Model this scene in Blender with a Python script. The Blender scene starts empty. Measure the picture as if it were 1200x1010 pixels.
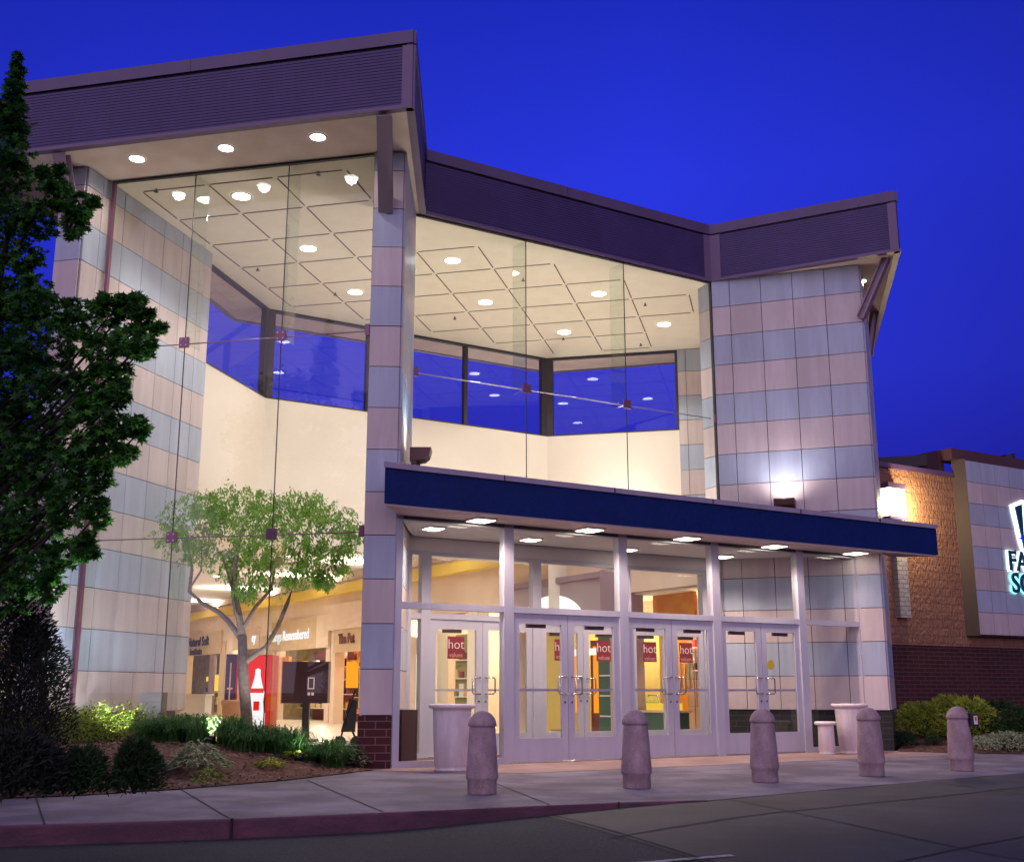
import bpy, math, random
from math import sin, cos, pi, radians as R, hypot
from mathutils import Vector, Matrix
random.seed(7)
S = bpy.context.scene
COL = S.collection
# ------------------------------------------------------------------ camera
CF, EYE = 1345.0, 1.03
PIT = math.atan(305 / CF)
cam = bpy.data.cameras.new('camera'); camo = bpy.data.objects.new('camera', cam); COL.objects.link(camo)
camo.location = (0, 0, EYE); camo.rotation_euler = (pi/2 + PIT, 0, 0)
cam.sensor_width = 36; cam.lens = 36 * CF / 1200; cam.clip_start = .1; cam.clip_end = 2000
S.camera = camo
# ------------------------------------------------------------------ world
W = bpy.data.worlds.new('World'); S.world = W; W.use_nodes = True
nt = W.node_tree; nt.nodes.clear()
def N(t, **k):
    n = nt.nodes.new(t)
    for a, b in k.items(): setattr(n, a, b)
    return n
out = N('ShaderNodeOutputWorld'); bg = N('ShaderNodeBackground'); nt.links.new(bg.outputs[0], out.inputs[0])
tc = N('ShaderNodeTexCoord'); sep = N('ShaderNodeSeparateXYZ'); nt.links.new(tc.outputs['Generated'], sep.inputs[0])
ramp = N('ShaderNodeValToRGB'); nt.links.new(sep.outputs['Z'], ramp.inputs[0])
e = ramp.color_ramp.elements
e[0].position = 0.0; e[0].color = (.010, .010, .30, 1)
e[1].position = 1.0; e[1].color = (.006, .009, .09, 1)
for p, c in ((.13, (.017, .016, .40)), (.26, (.024, .034, .66)), (.42, (.022, .038, .74)), (.58, (.010, .022, .46))):
    k = e.new(p); k.color = (*c, 1)
# afterglow towards the west (behind the camera), darker towards the left
ramp2 = N('ShaderNodeValToRGB'); nt.links.new(sep.outputs['Z'], ramp2.inputs[0])
f = ramp2.color_ramp.elements
f[0].position = 0.0; f[0].color = (.20, .10, .20, 1); f[1].position = .6; f[1].color = (.02, .02, .14, 1)
mr = N('ShaderNodeMapRange'); nt.links.new(sep.outputs['Y'], mr.inputs['Value'])
mr.inputs['From Min'].default_value = .25; mr.inputs['From Max'].default_value = -.5
mx = N('ShaderNodeMixRGB'); nt.links.new(mr.outputs[0], mx.inputs[0]); nt.links.new(ramp.outputs[0], mx.inputs[1]); nt.links.new(ramp2.outputs[0], mx.inputs[2])
mr2 = N('ShaderNodeMapRange'); nt.links.new(sep.outputs['X'], mr2.inputs['Value'])
mr2.inputs['From Min'].default_value = -.45; mr2.inputs['From Max'].default_value = .1
mr2.inputs['To Min'].default_value = .72; mr2.inputs['To Max'].default_value = 1
vm = N('ShaderNodeVectorMath', operation='SCALE'); nt.links.new(mx.outputs[0], vm.inputs[0]); nt.links.new(mr2.outputs[0], vm.inputs['Scale'])
mr3 = N('ShaderNodeMapRange'); nt.links.new(sep.outputs['X'], mr3.inputs['Value'])
mr3.inputs['From Min'].default_value = .12; mr3.inputs['From Max'].default_value = .52; mr3.inputs['To Min'].default_value = 1; mr3.inputs['To Max'].default_value = .55
vm2 = N('ShaderNodeVectorMath', operation='SCALE'); nt.links.new(vm.outputs[0], vm2.inputs[0]); nt.links.new(mr3.outputs[0], vm2.inputs['Scale'])
# very faint uneven high haze so that the dusk sky is not perfectly smooth
nz = N('ShaderNodeTexNoise'); nz.inputs['Scale'].default_value = 2.2; nz.inputs['Detail'].default_value = 5; nt.links.new(tc.outputs['Generated'], nz.inputs['Vector'])
mr4 = N('ShaderNodeMapRange'); nt.links.new(nz.outputs[0], mr4.inputs['Value']); mr4.inputs['From Min'].default_value = .3; mr4.inputs['From Max'].default_value = .7; mr4.inputs['To Min'].default_value = .94; mr4.inputs['To Max'].default_value = 1.06
vm3 = N('ShaderNodeVectorMath', operation='SCALE'); nt.links.new(vm2.outputs[0], vm3.inputs[0]); nt.links.new(mr4.outputs[0], vm3.inputs['Scale'])
nt.links.new(vm3.outputs[0], bg.inputs['Color']); bg.inputs['Strength'].default_value = 1.0
# ------------------------------------------------------------------ dusk "sun": broad afterglow from behind the camera
sl = bpy.data.lights.new('sun', 'SUN'); so = bpy.data.objects.new('sun', sl); COL.objects.link(so)
sl.energy = 2.4; sl.angle = R(130); sl.color = (.87, .70, 1.0)
AZ, EL = R(190), R(9)
so.rotation_euler = Vector((sin(AZ)*cos(EL), cos(AZ)*cos(EL), sin(EL))).to_track_quat('Z', 'Y').to_euler()
# ------------------------------------------------------------------ render
S.view_settings.view_transform = 'Standard'; S.view_settings.look = 'None'
S.view_settings.exposure = 0; S.view_settings.gamma = 1
cy = S.cycles
cy.max_bounces = 10; cy.diffuse_bounces = 5; cy.glossy_bounces = 4; cy.transmission_bounces = 4
cy.transparent_max_bounces = 40; cy.sample_clamp_indirect = 4; cy.caustics_reflective = False; cy.caustics_refractive = False
cy.use_denoising = True
# ------------------------------------------------------------------ materials
def mat(name, col, rough=.7, metal=0, spec=.5, noise=None, nscale=8, bump=0, bscale=30, emit=None, es=0, coord='Object'):
    m = bpy.data.materials.new(name); m.use_nodes = True; t = m.node_tree; b = t.nodes['Principled BSDF']
    b.inputs['Base Color'].default_value = (*col, 1); b.inputs['Roughness'].default_value = rough
    b.inputs['Metallic'].default_value = metal; b.inputs['Specular IOR Level'].default_value = spec
    if noise is not None or bump:
        c = t.nodes.new('ShaderNodeTexCoord')
    if noise is not None:
        n = t.nodes.new('ShaderNodeTexNoise'); n.inputs['Scale'].default_value = nscale; n.inputs['Detail'].default_value = 6
        t.links.new(c.outputs[coord], n.inputs['Vector'])
        r = t.nodes.new('ShaderNodeValToRGB'); r.color_ramp.elements[0].position = .35; r.color_ramp.elements[1].position = .65
        r.color_ramp.elements[0].color = (*noise, 1); r.color_ramp.elements[1].color = (*col, 1)
        t.links.new(n.outputs[0], r.inputs[0]); t.links.new(r.outputs[0], b.inputs['Base Color'])
    if bump:
        n2 = t.nodes.new('ShaderNodeTexNoise'); n2.inputs['Scale'].default_value = bscale; n2.inputs['Detail'].default_value = 5
        t.links.new(c.outputs[coord], n2.inputs['Vector'])
        bp = t.nodes.new('ShaderNodeBump'); bp.inputs['Strength'].default_value = bump; bp.inputs['Distance'].default_value = .02
        t.links.new(n2.outputs[0], bp.inputs['Height']); t.links.new(bp.outputs[0], b.inputs['Normal'])
    if emit:
        b.inputs['Emission Color'].default_value = (*emit, 1); b.inputs['Emission Strength'].default_value = es
    return m
def glow(name, col, s):
    m = bpy.data.materials.new(name); m.use_nodes = True; t = m.node_tree; t.nodes.clear()
    o = t.nodes.new('ShaderNodeOutputMaterial'); q = t.nodes.new('ShaderNodeEmission')
    q.inputs[0].default_value = (*col, 1); q.inputs[1].default_value = s; t.links.new(q.outputs[0], o.inputs[0]); return m
def glass(name, tint, f0=.045, rough=0.0):
    m = bpy.data.materials.new(name); m.use_nodes = True; t = m.node_tree; t.nodes.clear()
    o = t.nodes.new('ShaderNodeOutputMaterial'); tr = t.nodes.new('ShaderNodeBsdfTransparent'); gl = t.nodes.new('ShaderNodeBsdfGlossy')
    tr.inputs[0].default_value = (*tint, 1); gl.inputs['Roughness'].default_value = rough
    lw = t.nodes.new('ShaderNodeLayerWeight'); p = t.nodes.new('ShaderNodeMath'); p.operation = 'POWER'; p.inputs[1].default_value = 5
    t.links.new(lw.outputs['Facing'], p.inputs[0]); lw.inputs[0].default_value = .5
    q = t.nodes.new('ShaderNodeMath'); q.operation = 'MULTIPLY_ADD'; q.inputs[1].default_value = .8; q.inputs[2].default_value = f0
    t.links.new(p.outputs[0], q.inputs[0]); mx = t.nodes.new('ShaderNodeMixShader')
    t.links.new(q.outputs[0], mx.inputs[0]); t.links.new(tr.outputs[0], mx.inputs[1]); t.links.new(gl.outputs[0], mx.inputs[2])
    t.links.new(mx.outputs[0], o.inputs[0]); return m
def brick(name, c1, c2, mort, bw, bh, ms, bump=.4, rough=.85, rock=0):
    m = mat(name, c1, rough); t = m.node_tree; b = t.nodes['Principled BSDF']
    c = t.nodes.new('ShaderNodeUVMap'); k = t.nodes.new('ShaderNodeTexBrick')
    k.inputs['Color1'].default_value = (*c1, 1); k.inputs['Color2'].default_value = (*c2, 1); k.inputs['Mortar'].default_value = (*mort, 1)
    k.inputs['Scale'].default_value = 1; k.inputs['Brick Width'].default_value = bw; k.inputs['Row Height'].default_value = bh
    k.inputs['Mortar Size'].default_value = ms; k.inputs['Mortar Smooth'].default_value = .2
    t.links.new(c.outputs[0], k.inputs['Vector']); t.links.new(k.outputs[0], b.inputs['Base Color'])
    bp = t.nodes.new('ShaderNodeBump'); bp.inputs['Strength'].default_value = bump; bp.inputs['Distance'].default_value = .015; bp.invert = True
    t.links.new(k.outputs['Fac'], bp.inputs['Height'])
    last = bp
    if rock:
        mp = t.nodes.new('ShaderNodeMapping'); mp.inputs['Scale'].default_value = (17, 8, 17); t.links.new(c.outputs[0], mp.inputs[0])
        n = t.nodes.new('ShaderNodeTexNoise'); n.inputs['Scale'].default_value = 1; n.inputs['Detail'].default_value = 4; t.links.new(mp.outputs[0], n.inputs[0])
        b2 = t.nodes.new('ShaderNodeBump'); b2.inputs['Strength'].default_value = 1; b2.inputs['Distance'].default_value = rock
        t.links.new(n.outputs[0], b2.inputs['Height']); t.links.new(bp.outputs[0], b2.inputs['Normal']); last = b2
    t.links.new(last.outputs[0], b.inputs['Normal']); return m
M = dict(
    pink=mat('panel_pink', (.64, .55, .54), .40, noise=(.59, .51, .50), nscale=1.3, bump=.04, bscale=3),
    blue=mat('panel_blue', (.455, .515, .62), .40, noise=(.425, .485, .59), nscale=1.3, bump=.04, bscale=3),
    joint=mat('panel_joint', (.12, .06, .09), .8),
    fascia=mat('fascia_siding', (.062, .034, .150), .5, noise=(.054, .029, .132), nscale=2),
    cap=mat('fascia_cap', (.115, .072, .17), .45),
    trim=mat('fascia_trim', (.16, .10, .19), .45),
    dark=mat('dark_metal', (.035, .03, .035), .5),
    soffit=mat('soffit_plaster', (.80, .63, .55), .85, noise=(.72, .54, .46), nscale=2.2, bump=.15, bscale=30),
    csoffit=mat('canopy_soffit', (.62, .49, .50), .7, noise=(.57, .45, .46), nscale=2),
    vceil=mat('vestibule_ceiling', (.70, .66, .66), .8),
    ceil=mat('ceiling_tile', (.84, .78, .65), .9, noise=(.80, .73, .60), nscale=3, bump=.15, bscale=40),
    groove=mat('ceiling_grid', (.13, .07, .07), .8),
    cream=mat('cream_plaster', (.82, .75, .65), .85, noise=(.79, .72, .62), nscale=1.2, bump=.05, bscale=25),
    peach=mat('peach_plaster', (.86, .70, .58), .85, noise=(.83, .66, .53), nscale=1.5),
    tan=mat('tan_plaster', (.66, .50, .32), .8, noise=(.62, .46, .29), nscale=3),
    yellow=mat('yellow_cove', (.82, .60, .12), .7),
    floor=mat('tile_floor', (.74, .69, .60), .35, noise=(.68, .62, .53), nscale=2),
    navy=mat('navy_canopy', (.003, .022, .15), .6, spec=.25, noise=(.002, .017, .12), nscale=14, bump=.12, bscale=60),
    ccap=mat('canopy_cap', (.40, .34, .44), .45),
    alu=mat('silver_frame', (.54, .54, .62), .36, metal=.12, noise=(.51, .51, .60), nscale=2),
    steel=mat('steel', (.55, .52, .52), .25, metal=.9),
    bracket=mat('bracket_plate', (.24, .11, .18), .35, metal=.5),
    strut=mat('strut_steel', (.30, .21, .26), .5),
    bollard=mat('bollard_concrete', (.46, .34, .36), .85, noise=(.40, .295, .31), nscale=5, bump=.5, bscale=55),
    urn=mat('white_urn', (.86, .78, .78), .5, noise=(.82, .73, .74), nscale=4, bump=.05),
    soil=mat('soil', (.05, .03, .02), .95),
    conc=mat('concrete', (.25, .225, .27), .8, noise=(.17, .15, .19), nscale=.9, bump=.25, bscale=45),
    entry=mat('entry_concrete', (.37, .25, .22), .7, noise=(.30, .20, .18), nscale=1.4, bump=.2, bscale=40),
    apron=mat('apron_concrete', (.048, .052, .056), .72, noise=(.028, .032, .037), nscale=.8, bump=.25, bscale=40),
    asphalt=mat('asphalt', (.050, .060, .062), .85, noise=(.014, .019, .021), nscale=48, bump=.9, bscale=70),
    seam=mat('slab_joint', (.016, .014, .02), .9),
    red=mat('red_kerb_paint', (.15, .05, .08), .65, noise=(.10, .035, .06), nscale=3, bump=.3, bscale=40),
    white=mat('white_paint', (.42, .42, .44), .7, noise=(.10, .10, .12), nscale=14),
    mulch=mat('mulch', (.19, .085, .055), .95, noise=(.05, .025, .018), nscale=24, bump=1, bscale=70),
    chip=mat('mulch_chip', (.30, .18, .12), .9, noise=(.09, .045, .03), nscale=4),
    black=mat('black_plastic', (.012, .012, .014), .45),
    brown=mat('bronze_metal', (.13, .065, .055), .45, metal=.3),
    bark=mat('bark', (.24, .19, .16), .9, noise=(.15, .115, .10), nscale=20, bump=.5),
    darkbark=mat('dark_bark', (.016, .012, .01), .9, bump=.5),
    leaf=mat('maple_leaf', (.028, .13, .014), .6, noise=(.010, .05, .007), nscale=3),
    fleaf=mat('ficus_leaf', (.30, .52, .08), .45, noise=(.14, .32, .05), nscale=5),
    conifer=mat('conifer_leaf', (.005, .012, .004), .8, noise=(.003, .007, .003), nscale=5),
    shrub=mat('shrub_leaf', (.022, .075, .010), .6, noise=(.02, .05, .012), nscale=5),
    ylleaf=mat('yellow_green_leaf', (.46, .50, .05), .6, noise=(.16, .28, .04), nscale=5),
    grass=mat('grass_blade', (.10, .26, .06), .5, noise=(.05, .15, .035), nscale=5),
    vleaf=mat('variegated_leaf', (.62, .66, .44), .55, noise=(.08, .16, .05), nscale=22),
    dbrick=brick('dark_red_brick', (.075, .014, .014), (.050, .010, .012), (.20, .10, .10), .30, .105, .008),
    wbrick=brick('dark_brick_base', (.060, .014, .014), (.038, .010, .010), (.12, .055, .055), .40, .10, .010),
    tbrick=brick('shaded_brick_base', (.022, .022, .020), (.014, .016, .014), (.045, .04, .04), .40, .10, .010),  # darker copy of the base brick, dimness at the tower foot painted in
    block=brick('split_face_block', (.34, .17, .10), (.28, .135, .08), (.19, .10, .07), .40, .20, .012, bump=.5, rock=.07),
    pale=brick('pale_brick', (.50, .48, .42), (.42, .41, .36), (.26, .25, .22), .30, .11, .012, rock=.02),
    lamp=glow('lamp_lens', (1, .95, .86), 16),
    lampw=glow('warm_lamp_lens', (1, .90, .74), 9),
    cove=glow('cove_light', (1, .88, .74), 26),
    arch=glow('lit_arch', (1, .92, .86), 1.7),
    glass=glass('clear_glass', (.985, .99, .985), .03),
    fin=glass('fin_glass', (.93, .965, .94), .05),
    dglass=glass('door_glass', (.97, .98, .98), .035),
)
def weather(m, amt, scale=(1, 1, 1), ns=3, lo=.42, hi=.62, dark=(.35, .32, .34), spots=0):
    t = m.node_tree; b = t.nodes['Principled BSDF']; inp = b.inputs['Base Color']; c = t.nodes.new('ShaderNodeTexCoord')
    mp = t.nodes.new('ShaderNodeMapping'); mp.inputs['Scale'].default_value = scale; t.links.new(c.outputs['Object'], mp.inputs[0])
    n = t.nodes.new('ShaderNodeTexNoise'); n.inputs['Scale'].default_value = ns; n.inputs['Detail'].default_value = 8; n.inputs['Roughness'].default_value = .65
    t.links.new(mp.outputs[0], n.inputs['Vector']); rg = t.nodes.new('ShaderNodeMapRange'); rg.inputs['From Min'].default_value = hi; rg.inputs['From Max'].default_value = lo
    rg.inputs['To Max'].default_value = amt; t.links.new(n.outputs[0], rg.inputs[0]); fac = rg.outputs[0]
    if spots:
        v = t.nodes.new('ShaderNodeTexVoronoi'); v.inputs['Scale'].default_value = spots; t.links.new(c.outputs['Object'], v.inputs['Vector'])
        r3 = t.nodes.new('ShaderNodeMapRange'); r3.inputs['From Min'].default_value = .13; r3.inputs['From Max'].default_value = .07; r3.inputs['To Max'].default_value = .7
        t.links.new(v.outputs['Distance'], r3.inputs[0]); a = t.nodes.new('ShaderNodeMath'); a.operation = 'MAXIMUM'; t.links.new(fac, a.inputs[0]); t.links.new(r3.outputs[0], a.inputs[1]); fac = a.outputs[0]
    mx = t.nodes.new('ShaderNodeMixRGB'); mx.blend_type = 'MULTIPLY'; mx.inputs[2].default_value = (*dark, 1); t.links.new(fac, mx.inputs[0])
    if inp.links: t.links.new(inp.links[0].from_socket, mx.inputs[1])
    else: mx.inputs[1].default_value = inp.default_value
    t.links.new(mx.outputs[0], inp)
for nm, f_ in (('pink', .93), ('blue', .95)):
    for k, g_ in (('2', f_), ('3', 1.05)):
        src = M[nm].copy(); M[nm+k] = src
        for e_ in [n for n in src.node_tree.nodes if n.type == 'VALTORGB'][0].color_ramp.elements: e_.color = [min(1, v*g_) for v in e_.color[:3]]+[1]
for nm in ('pink', 'blue', 'pink2', 'blue2', 'pink3', 'blue3'): weather(M[nm], .30, (5, 5, .55), 1.0, dark=(.62, .58, .60))
for nm in ('fascia', 'cap', 'navy', 'ccap'): weather(M[nm], .28, (1.6, 1.6, .35), 1.5, dark=(.55, .52, .55))
weather(M['conc'], .75, (1, 1, 1), .9, dark=(.55, .52, .55), spots=1.7); weather(M['entry'], .6, (1, 1, 1), 1.3, dark=(.55, .5, .5), spots=1.5)
weather(M['apron'], .8, (.5, 1, 1), .8, dark=(.45, .45, .45), spots=1.3); weather(M['asphalt'], .7, (1, 1, 1), .6, dark=(.5, .5, .55))
weather(M['red'], .8, (1, 1, 3), 2.2, dark=(.5, .55, .6)); weather(M['bollard'], .55, (1, 1, .6), 7, dark=(.55, .5, .5)); weather(M['bollard'], .25, (1, 1, 1), 60, .45, .55, dark=(.6, .55, .55))
weather(M['urn'], .35, (2, 2, .4), 5, dark=(.6, .55, .5)); weather(M['alu'], .2, (3, 3, .4), 3, dark=(.7, .68, .7)); weather(M['peach'], .25, (1, 1, 1), 1, dark=(.8, .7, .65))
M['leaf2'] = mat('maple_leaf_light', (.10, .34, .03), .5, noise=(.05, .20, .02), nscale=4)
for k in ('leaf', 'leaf2', 'fleaf', 'ylleaf', 'grass', 'shrub', 'vleaf'):
    t = M[k].node_tree; b = t.nodes['Principled BSDF']; o = [n for n in t.nodes if n.type == 'OUTPUT_MATERIAL'][0]
    tl = t.nodes.new('ShaderNodeBsdfTranslucent'); mx = t.nodes.new('ShaderNodeMixShader'); mx.inputs[0].default_value = .45
    src = b.inputs['Base Color'].links[0].from_socket; t.links.new(src, tl.inputs[0])
    t.links.new(b.outputs[0], mx.inputs[1]); t.links.new(tl.outputs[0], mx.inputs[2]); t.links.new(mx.outputs[0], o.inputs[0])
# ------------------------------------------------------------------ mesh helpers
def at(px, py, Y):
    u = (px-600)/CF; v = -(py-505)/CF
    y = cos(PIT)-sin(PIT)*v; z = sin(PIT)+cos(PIT)*v
    return Vector((u/y*Y, Y, z/y*Y+EYE))
def onz(px, py, z=0):
    u = (px-600)/CF; v = -(py-505)/CF
    y = cos(PIT)-sin(PIT)*v; w = sin(PIT)+cos(PIT)*v
    t = (z-EYE)/w; return Vector((u*t, y*t, z))
class MB:
    def __init__(s): s.v = []; s.f = []; s.m = []; s.sm = []
    def face(s, pts, m=0, smooth=False):
        i = len(s.v); s.v += [tuple(p) for p in pts]; s.f.append(list(range(i, i+len(pts)))); s.m.append(m); s.sm.append(smooth); return s
    def prism(s, poly, z0, z1, m=0):
        # poly counter-clockwise seen from above
        a = sum(poly[i][0]*poly[(i+1) % len(poly)][1]-poly[(i+1) % len(poly)][0]*poly[i][1] for i in range(len(poly)))
        if a < 0: poly = poly[::-1]
        n = len(poly)
        for i in range(n):
            p, q = poly[i], poly[(i+1) % n]
            s.face([(p[0], p[1], z0), (q[0], q[1], z0), (q[0], q[1], z1), (p[0], p[1], z1)], m)
        s.face([(p[0], p[1], z1) for p in poly], m); s.face([(p[0], p[1], z0) for p in poly[::-1]], m); return s
    def box(s, c, d, rz=0, m=0):
        x, y, z = d[0]/2, d[1]/2, d[2]/2; ca, sa = cos(rz), sin(rz)
        P = [(c[0]+a*ca-b*sa, c[1]+a*sa+b*ca) for a, b in ((-x, -y), (x, -y), (x, y), (-x, y))]
        return s.prism(P, c[2]-z, c[2]+z, m)
    def wall(s, P, Q, z0, z1, th=.1, off=0, m=0):
        # front face on line P->Q shifted outward (to the right of travel) by off; thickness goes behind
        dx, dy = Q[0]-P[0], Q[1]-P[1]; L = hypot(dx, dy); n = (dy/L, -dx/L)
        a = (P[0]+n[0]*off, P[1]+n[1]*off); b = (Q[0]+n[0]*off, Q[1]+n[1]*off)
        c = (b[0]-n[0]*th, b[1]-n[1]*th); d = (a[0]-n[0]*th, a[1]-n[1]*th)
        return s.prism([a, b, c, d], z0, z1, m)
    def beam(s, p, q, w, h, m=0, up=Vector((0, 0, 1))):
        p, q = Vector(p), Vector(q); d = (q-p).normalized(); x = d.cross(up)
        if x.length < 1e-4: x = Vector((1, 0, 0))
        x.normalize(); y = x.cross(d)
        A = [p+x*a*w/2+y*b*h/2 for a, b in ((-1, -1), (1, -1), (1, 1), (-1, 1))]; B = [a+(q-p) for a in A]
        for i in range(4): j = (i+1) % 4; s.face([A[i], A[j], B[j], B[i]], m)
        s.face(A[::-1], m); s.face(B, m); return s
    def tube(s, pts, rad, seg=8, m=0, cap=True):
        pts = [Vector(p) for p in pts]; rings = []
        for i, p in enumerate(pts):
            d = (pts[min(i+1, len(pts)-1)]-pts[max(i-1, 0)]).normalized()
            x = d.cross(Vector((.13, .31, .94)) if abs(d.z) < .95 else Vector((1, 0, 0))).normalized(); y = d.cross(x)
            r = rad[i] if hasattr(rad, '__len__') else rad
            rings.append([p+(x*cos(2*pi*k/seg)+y*sin(2*pi*k/seg))*r for k in range(seg)])
        b = len(s.v)
        for g in rings: s.v += [tuple(v) for v in g]
        for i in range(len(rings)-1):
            for k in range(seg):
                a, c = b+i*seg+k, b+i*seg+(k+1) % seg
                s.f.append([a, c, c+seg, a+seg]); s.m.append(m); s.sm.append(True)
        if cap:
            s.f.append([b+k for k in range(seg)][::-1]); s.m.append(m); s.sm.append(False)
            o = b+(len(rings)-1)*seg; s.f.append([o+k for k in range(seg)]); s.m.append(m); s.sm.append(False)
        return s
    def lathe(s, prof, c=(0, 0, 0), seg=32, m=0):
        b = len(s.v)
        for r, z in prof:
            for k in range(seg): s.v.append((c[0]+r*cos(2*pi*k/seg), c[1]+r*sin(2*pi*k/seg), c[2]+z))
        for i in range(len(prof)-1):
            for k in range(seg):
                a, d = b+i*seg+k, b+i*seg+(k+1) % seg
                s.f.append([a, d, d+seg, a+seg]); s.m.append(m); s.sm.append(True)
        return s
    def disc(s, c, r, seg=24, m=0, up=False):
        p = [(c[0]+r*cos(2*pi*k/seg), c[1]+r*sin(2*pi*k/seg), c[2]) for k in range(seg)]
        return s.face(p if up else p[::-1], m)
    def build(s, name, mats, parent=None, autosmooth=False):
        if not isinstance(mats, (list, tuple)): mats = [mats]
        off = Vector((0, 0, 0)); p = parent
        while p: off += p.location; p = p.parent
        me = bpy.data.meshes.new(name); me.from_pydata([(v[0]-off.x, v[1]-off.y, v[2]-off.z) for v in s.v], [], s.f)
        for m in mats: me.materials.append(m)
        me.polygons.foreach_set('material_index', s.m); me.polygons.foreach_set('use_smooth', s.sm)
        uv = me.uv_layers.new(name='UVMap').data
        for pl in me.polygons:
            n = pl.normal
            for li in pl.loop_indices:
                co = me.vertices[me.loops[li].vertex_index].co
                if abs(n.z) > .6: uv[li].uv = (co.x+off.x, co.y+off.y)
                else:
                    l = hypot(n.x, n.y) or 1; uv[li].uv = ((co.x+off.x)*-n.y/l+(co.y+off.y)*n.x/l, co.z+off.z)
        o = bpy.data.objects.new(name, me); COL.objects.link(o)
        if parent: o.parent = parent
        return o
def tag(o, label=None, cat=None, group=None, kind=None):
    if label: o['label'] = label
    if cat: o['category'] = cat
    if group: o['group'] = group
    if kind: o['kind'] = kind
    return o
def empty(name, loc, label, cat, group=None):
    o = bpy.data.objects.new(name, None); COL.objects.link(o); o.location = loc; o.empty_display_size = .3
    return tag(o, label, cat, group)
def children(o): return [c for c in bpy.data.objects if c.parent == o]
def copy_tree(o, parent=None):
    c = o.copy(); COL.objects.link(c); c.parent = parent
    for ch in children(o): copy_tree(ch, c)
    return c
def text(s, size, mt, name, parent=None, ext=.01, loc=(0, 0, 0), d=(1, 0), shear=0, sx=1, bold=0, align='CENTER'):
    """letters on a vertical plane through loc, reading along horizontal direction d"""
    cu = bpy.data.curves.new(name, 'FONT'); cu.body = s; cu.size = size; cu.extrude = ext; cu.align_x = align; cu.align_y = 'CENTER'
    cu.shear = shear; cu.offset = bold; cu.resolution_u = 4
    t = bpy.data.objects.new('tmp', cu); COL.objects.link(t)
    bpy.context.view_layer.update()
    me = bpy.data.meshes.new_from_object(t.evaluated_get(bpy.context.evaluated_depsgraph_get()))
    bpy.data.objects.remove(t)
    me.name = name; me.materials.clear(); me.materials.append(mt)
    dv = Vector((d[0], d[1], 0)).normalized(); nv = Vector((dv.y, -dv.x, 0))
    off = Vector((0, 0, 0)); p = parent
    while p: off += p.location; p = p.parent
    for v in me.vertices:
        c = v.co.copy(); v.co = Vector(loc)-off+dv*c.x*sx+Vector((0, 0, 1))*c.y+nv*c.z
    o = bpy.data.objects.new(name, me); COL.objects.link(o)
    if parent: o.parent = parent
    return o
def lamp(kind, loc, energy, col, size=.3, spot=120, blend=.6, parent=None, aim=(0, 0, -1), name='lamp'):
    l = bpy.data.lights.new(name, kind); l.energy = energy; l.color = col
    if kind == 'SPOT': l.spot_size = R(spot); l.spot_blend = blend; l.shadow_soft_size = size
    elif kind == 'AREA': l.shape = 'SQUARE'; l.size = size
    else: l.shadow_soft_size = size
    o = bpy.data.objects.new(name, l); COL.objects.link(o)
    off = Vector((0, 0, 0)); p = parent
    while p: off += p.location; p = p.parent
    o.location = Vector(loc)-off; o.rotation_euler = (-Vector(aim)).to_track_quat('Z', 'Y').to_euler()
    if parent: o.parent = parent
    return o
def dirv(a): return Vector((sin(R(a)), cos(R(a))))
# ------------------------------------------------------------------ plan of the entrance (metres, camera at the origin)
ZS = 9.15
dA, dC, dD = dirv(58.3), dirv(103.2), dirv(13.6)
nA = Vector((dA.y, -dA.x))
S0 = Vector((0, 17.37))                     # outer storefront line
def sf(t, o=0): p = S0+dA*t+nA*o; return (p.x, p.y)
U0, U1 = (-1.66, 18.70), (4.06, 22.13)      # upper glass line
G0, G1 = (-6.52, 17.40), (-2.12, 16.40)     # left glass line
FL, FR = (-2.12, 16.36), (-1.66, 16.38)     # fin column
FB = (-1.70, 18.72)
T0 = (-6.74, 16.86); T1 = (-5.72, 20.55); TL = (-7.17, 16.97)
B1, B2, B3, B4 = (-5.86, 21.10), (-5.28, 23.79), (.87, 27.60), (4.02, 26.87)
B5 = (4.75, 26.72)
RT0, RT1 = (4.06, 22.13), (6.78, 21.17)
RT2 = (RT1[0]+dirv(19.5).x*3.0, RT1[1]+dirv(19.5).y*3.0)
RB = (3.86, 22.52)
mall = empty('mall_entrance', (0, 19, 0), 'glass mall entrance with angular purple roof, striped piers and navy canopy over the doors', 'building')
# --- striped panel cladding
ROWS = [.71+.6255*k for k in range(14)]+[ZS]
ROWT = [.702+.607*k for k in range(14)]+[ZS]
def panels(mb, P, Q, rows, colw, first_blue=False, off=.03, start=None, gap=.012):
    dx, dy = Q[0]-P[0], Q[1]-P[1]; L = hypot(dx, dy); d = (dx/L, dy/L)
    xs = [0]; 
    if start: xs.append(start)
    while xs[-1] < L-.02:
        nx = xs[-1]+colw
        if L-nx < .12: nx = L
        xs.append(min(nx, L))
    mb.wall(P, Q, rows[0], rows[-1], .10, 0, 2)
    for i in range(len(rows)-1):
        for j in range(len(xs)-1):
            a = (P[0]+d[0]*(xs[j]+gap/2), P[1]+d[1]*(xs[j]+gap/2)); b = (P[0]+d[0]*(xs[j+1]-gap/2), P[1]+d[1]*(xs[j+1]-gap/2))
            mb.wall(a, b, rows[i]+gap/2, rows[i+1]-gap/2, .035, off+random.uniform(-.0025, .0025), ((i+first_blue) % 2)+random.choice((0, 0, 3, 5)))
PM = [M['pink'], M['blue'], M['joint'], M['pink2'], M['blue2'], M['pink3'], M['blue3']]
def outw(P, o, Q):
    dx, dy = Q[0]-P[0], Q[1]-P[1]; L = hypot(dx, dy); return (P[0]+dy/L*o, P[1]-dx/L*o)
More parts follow.
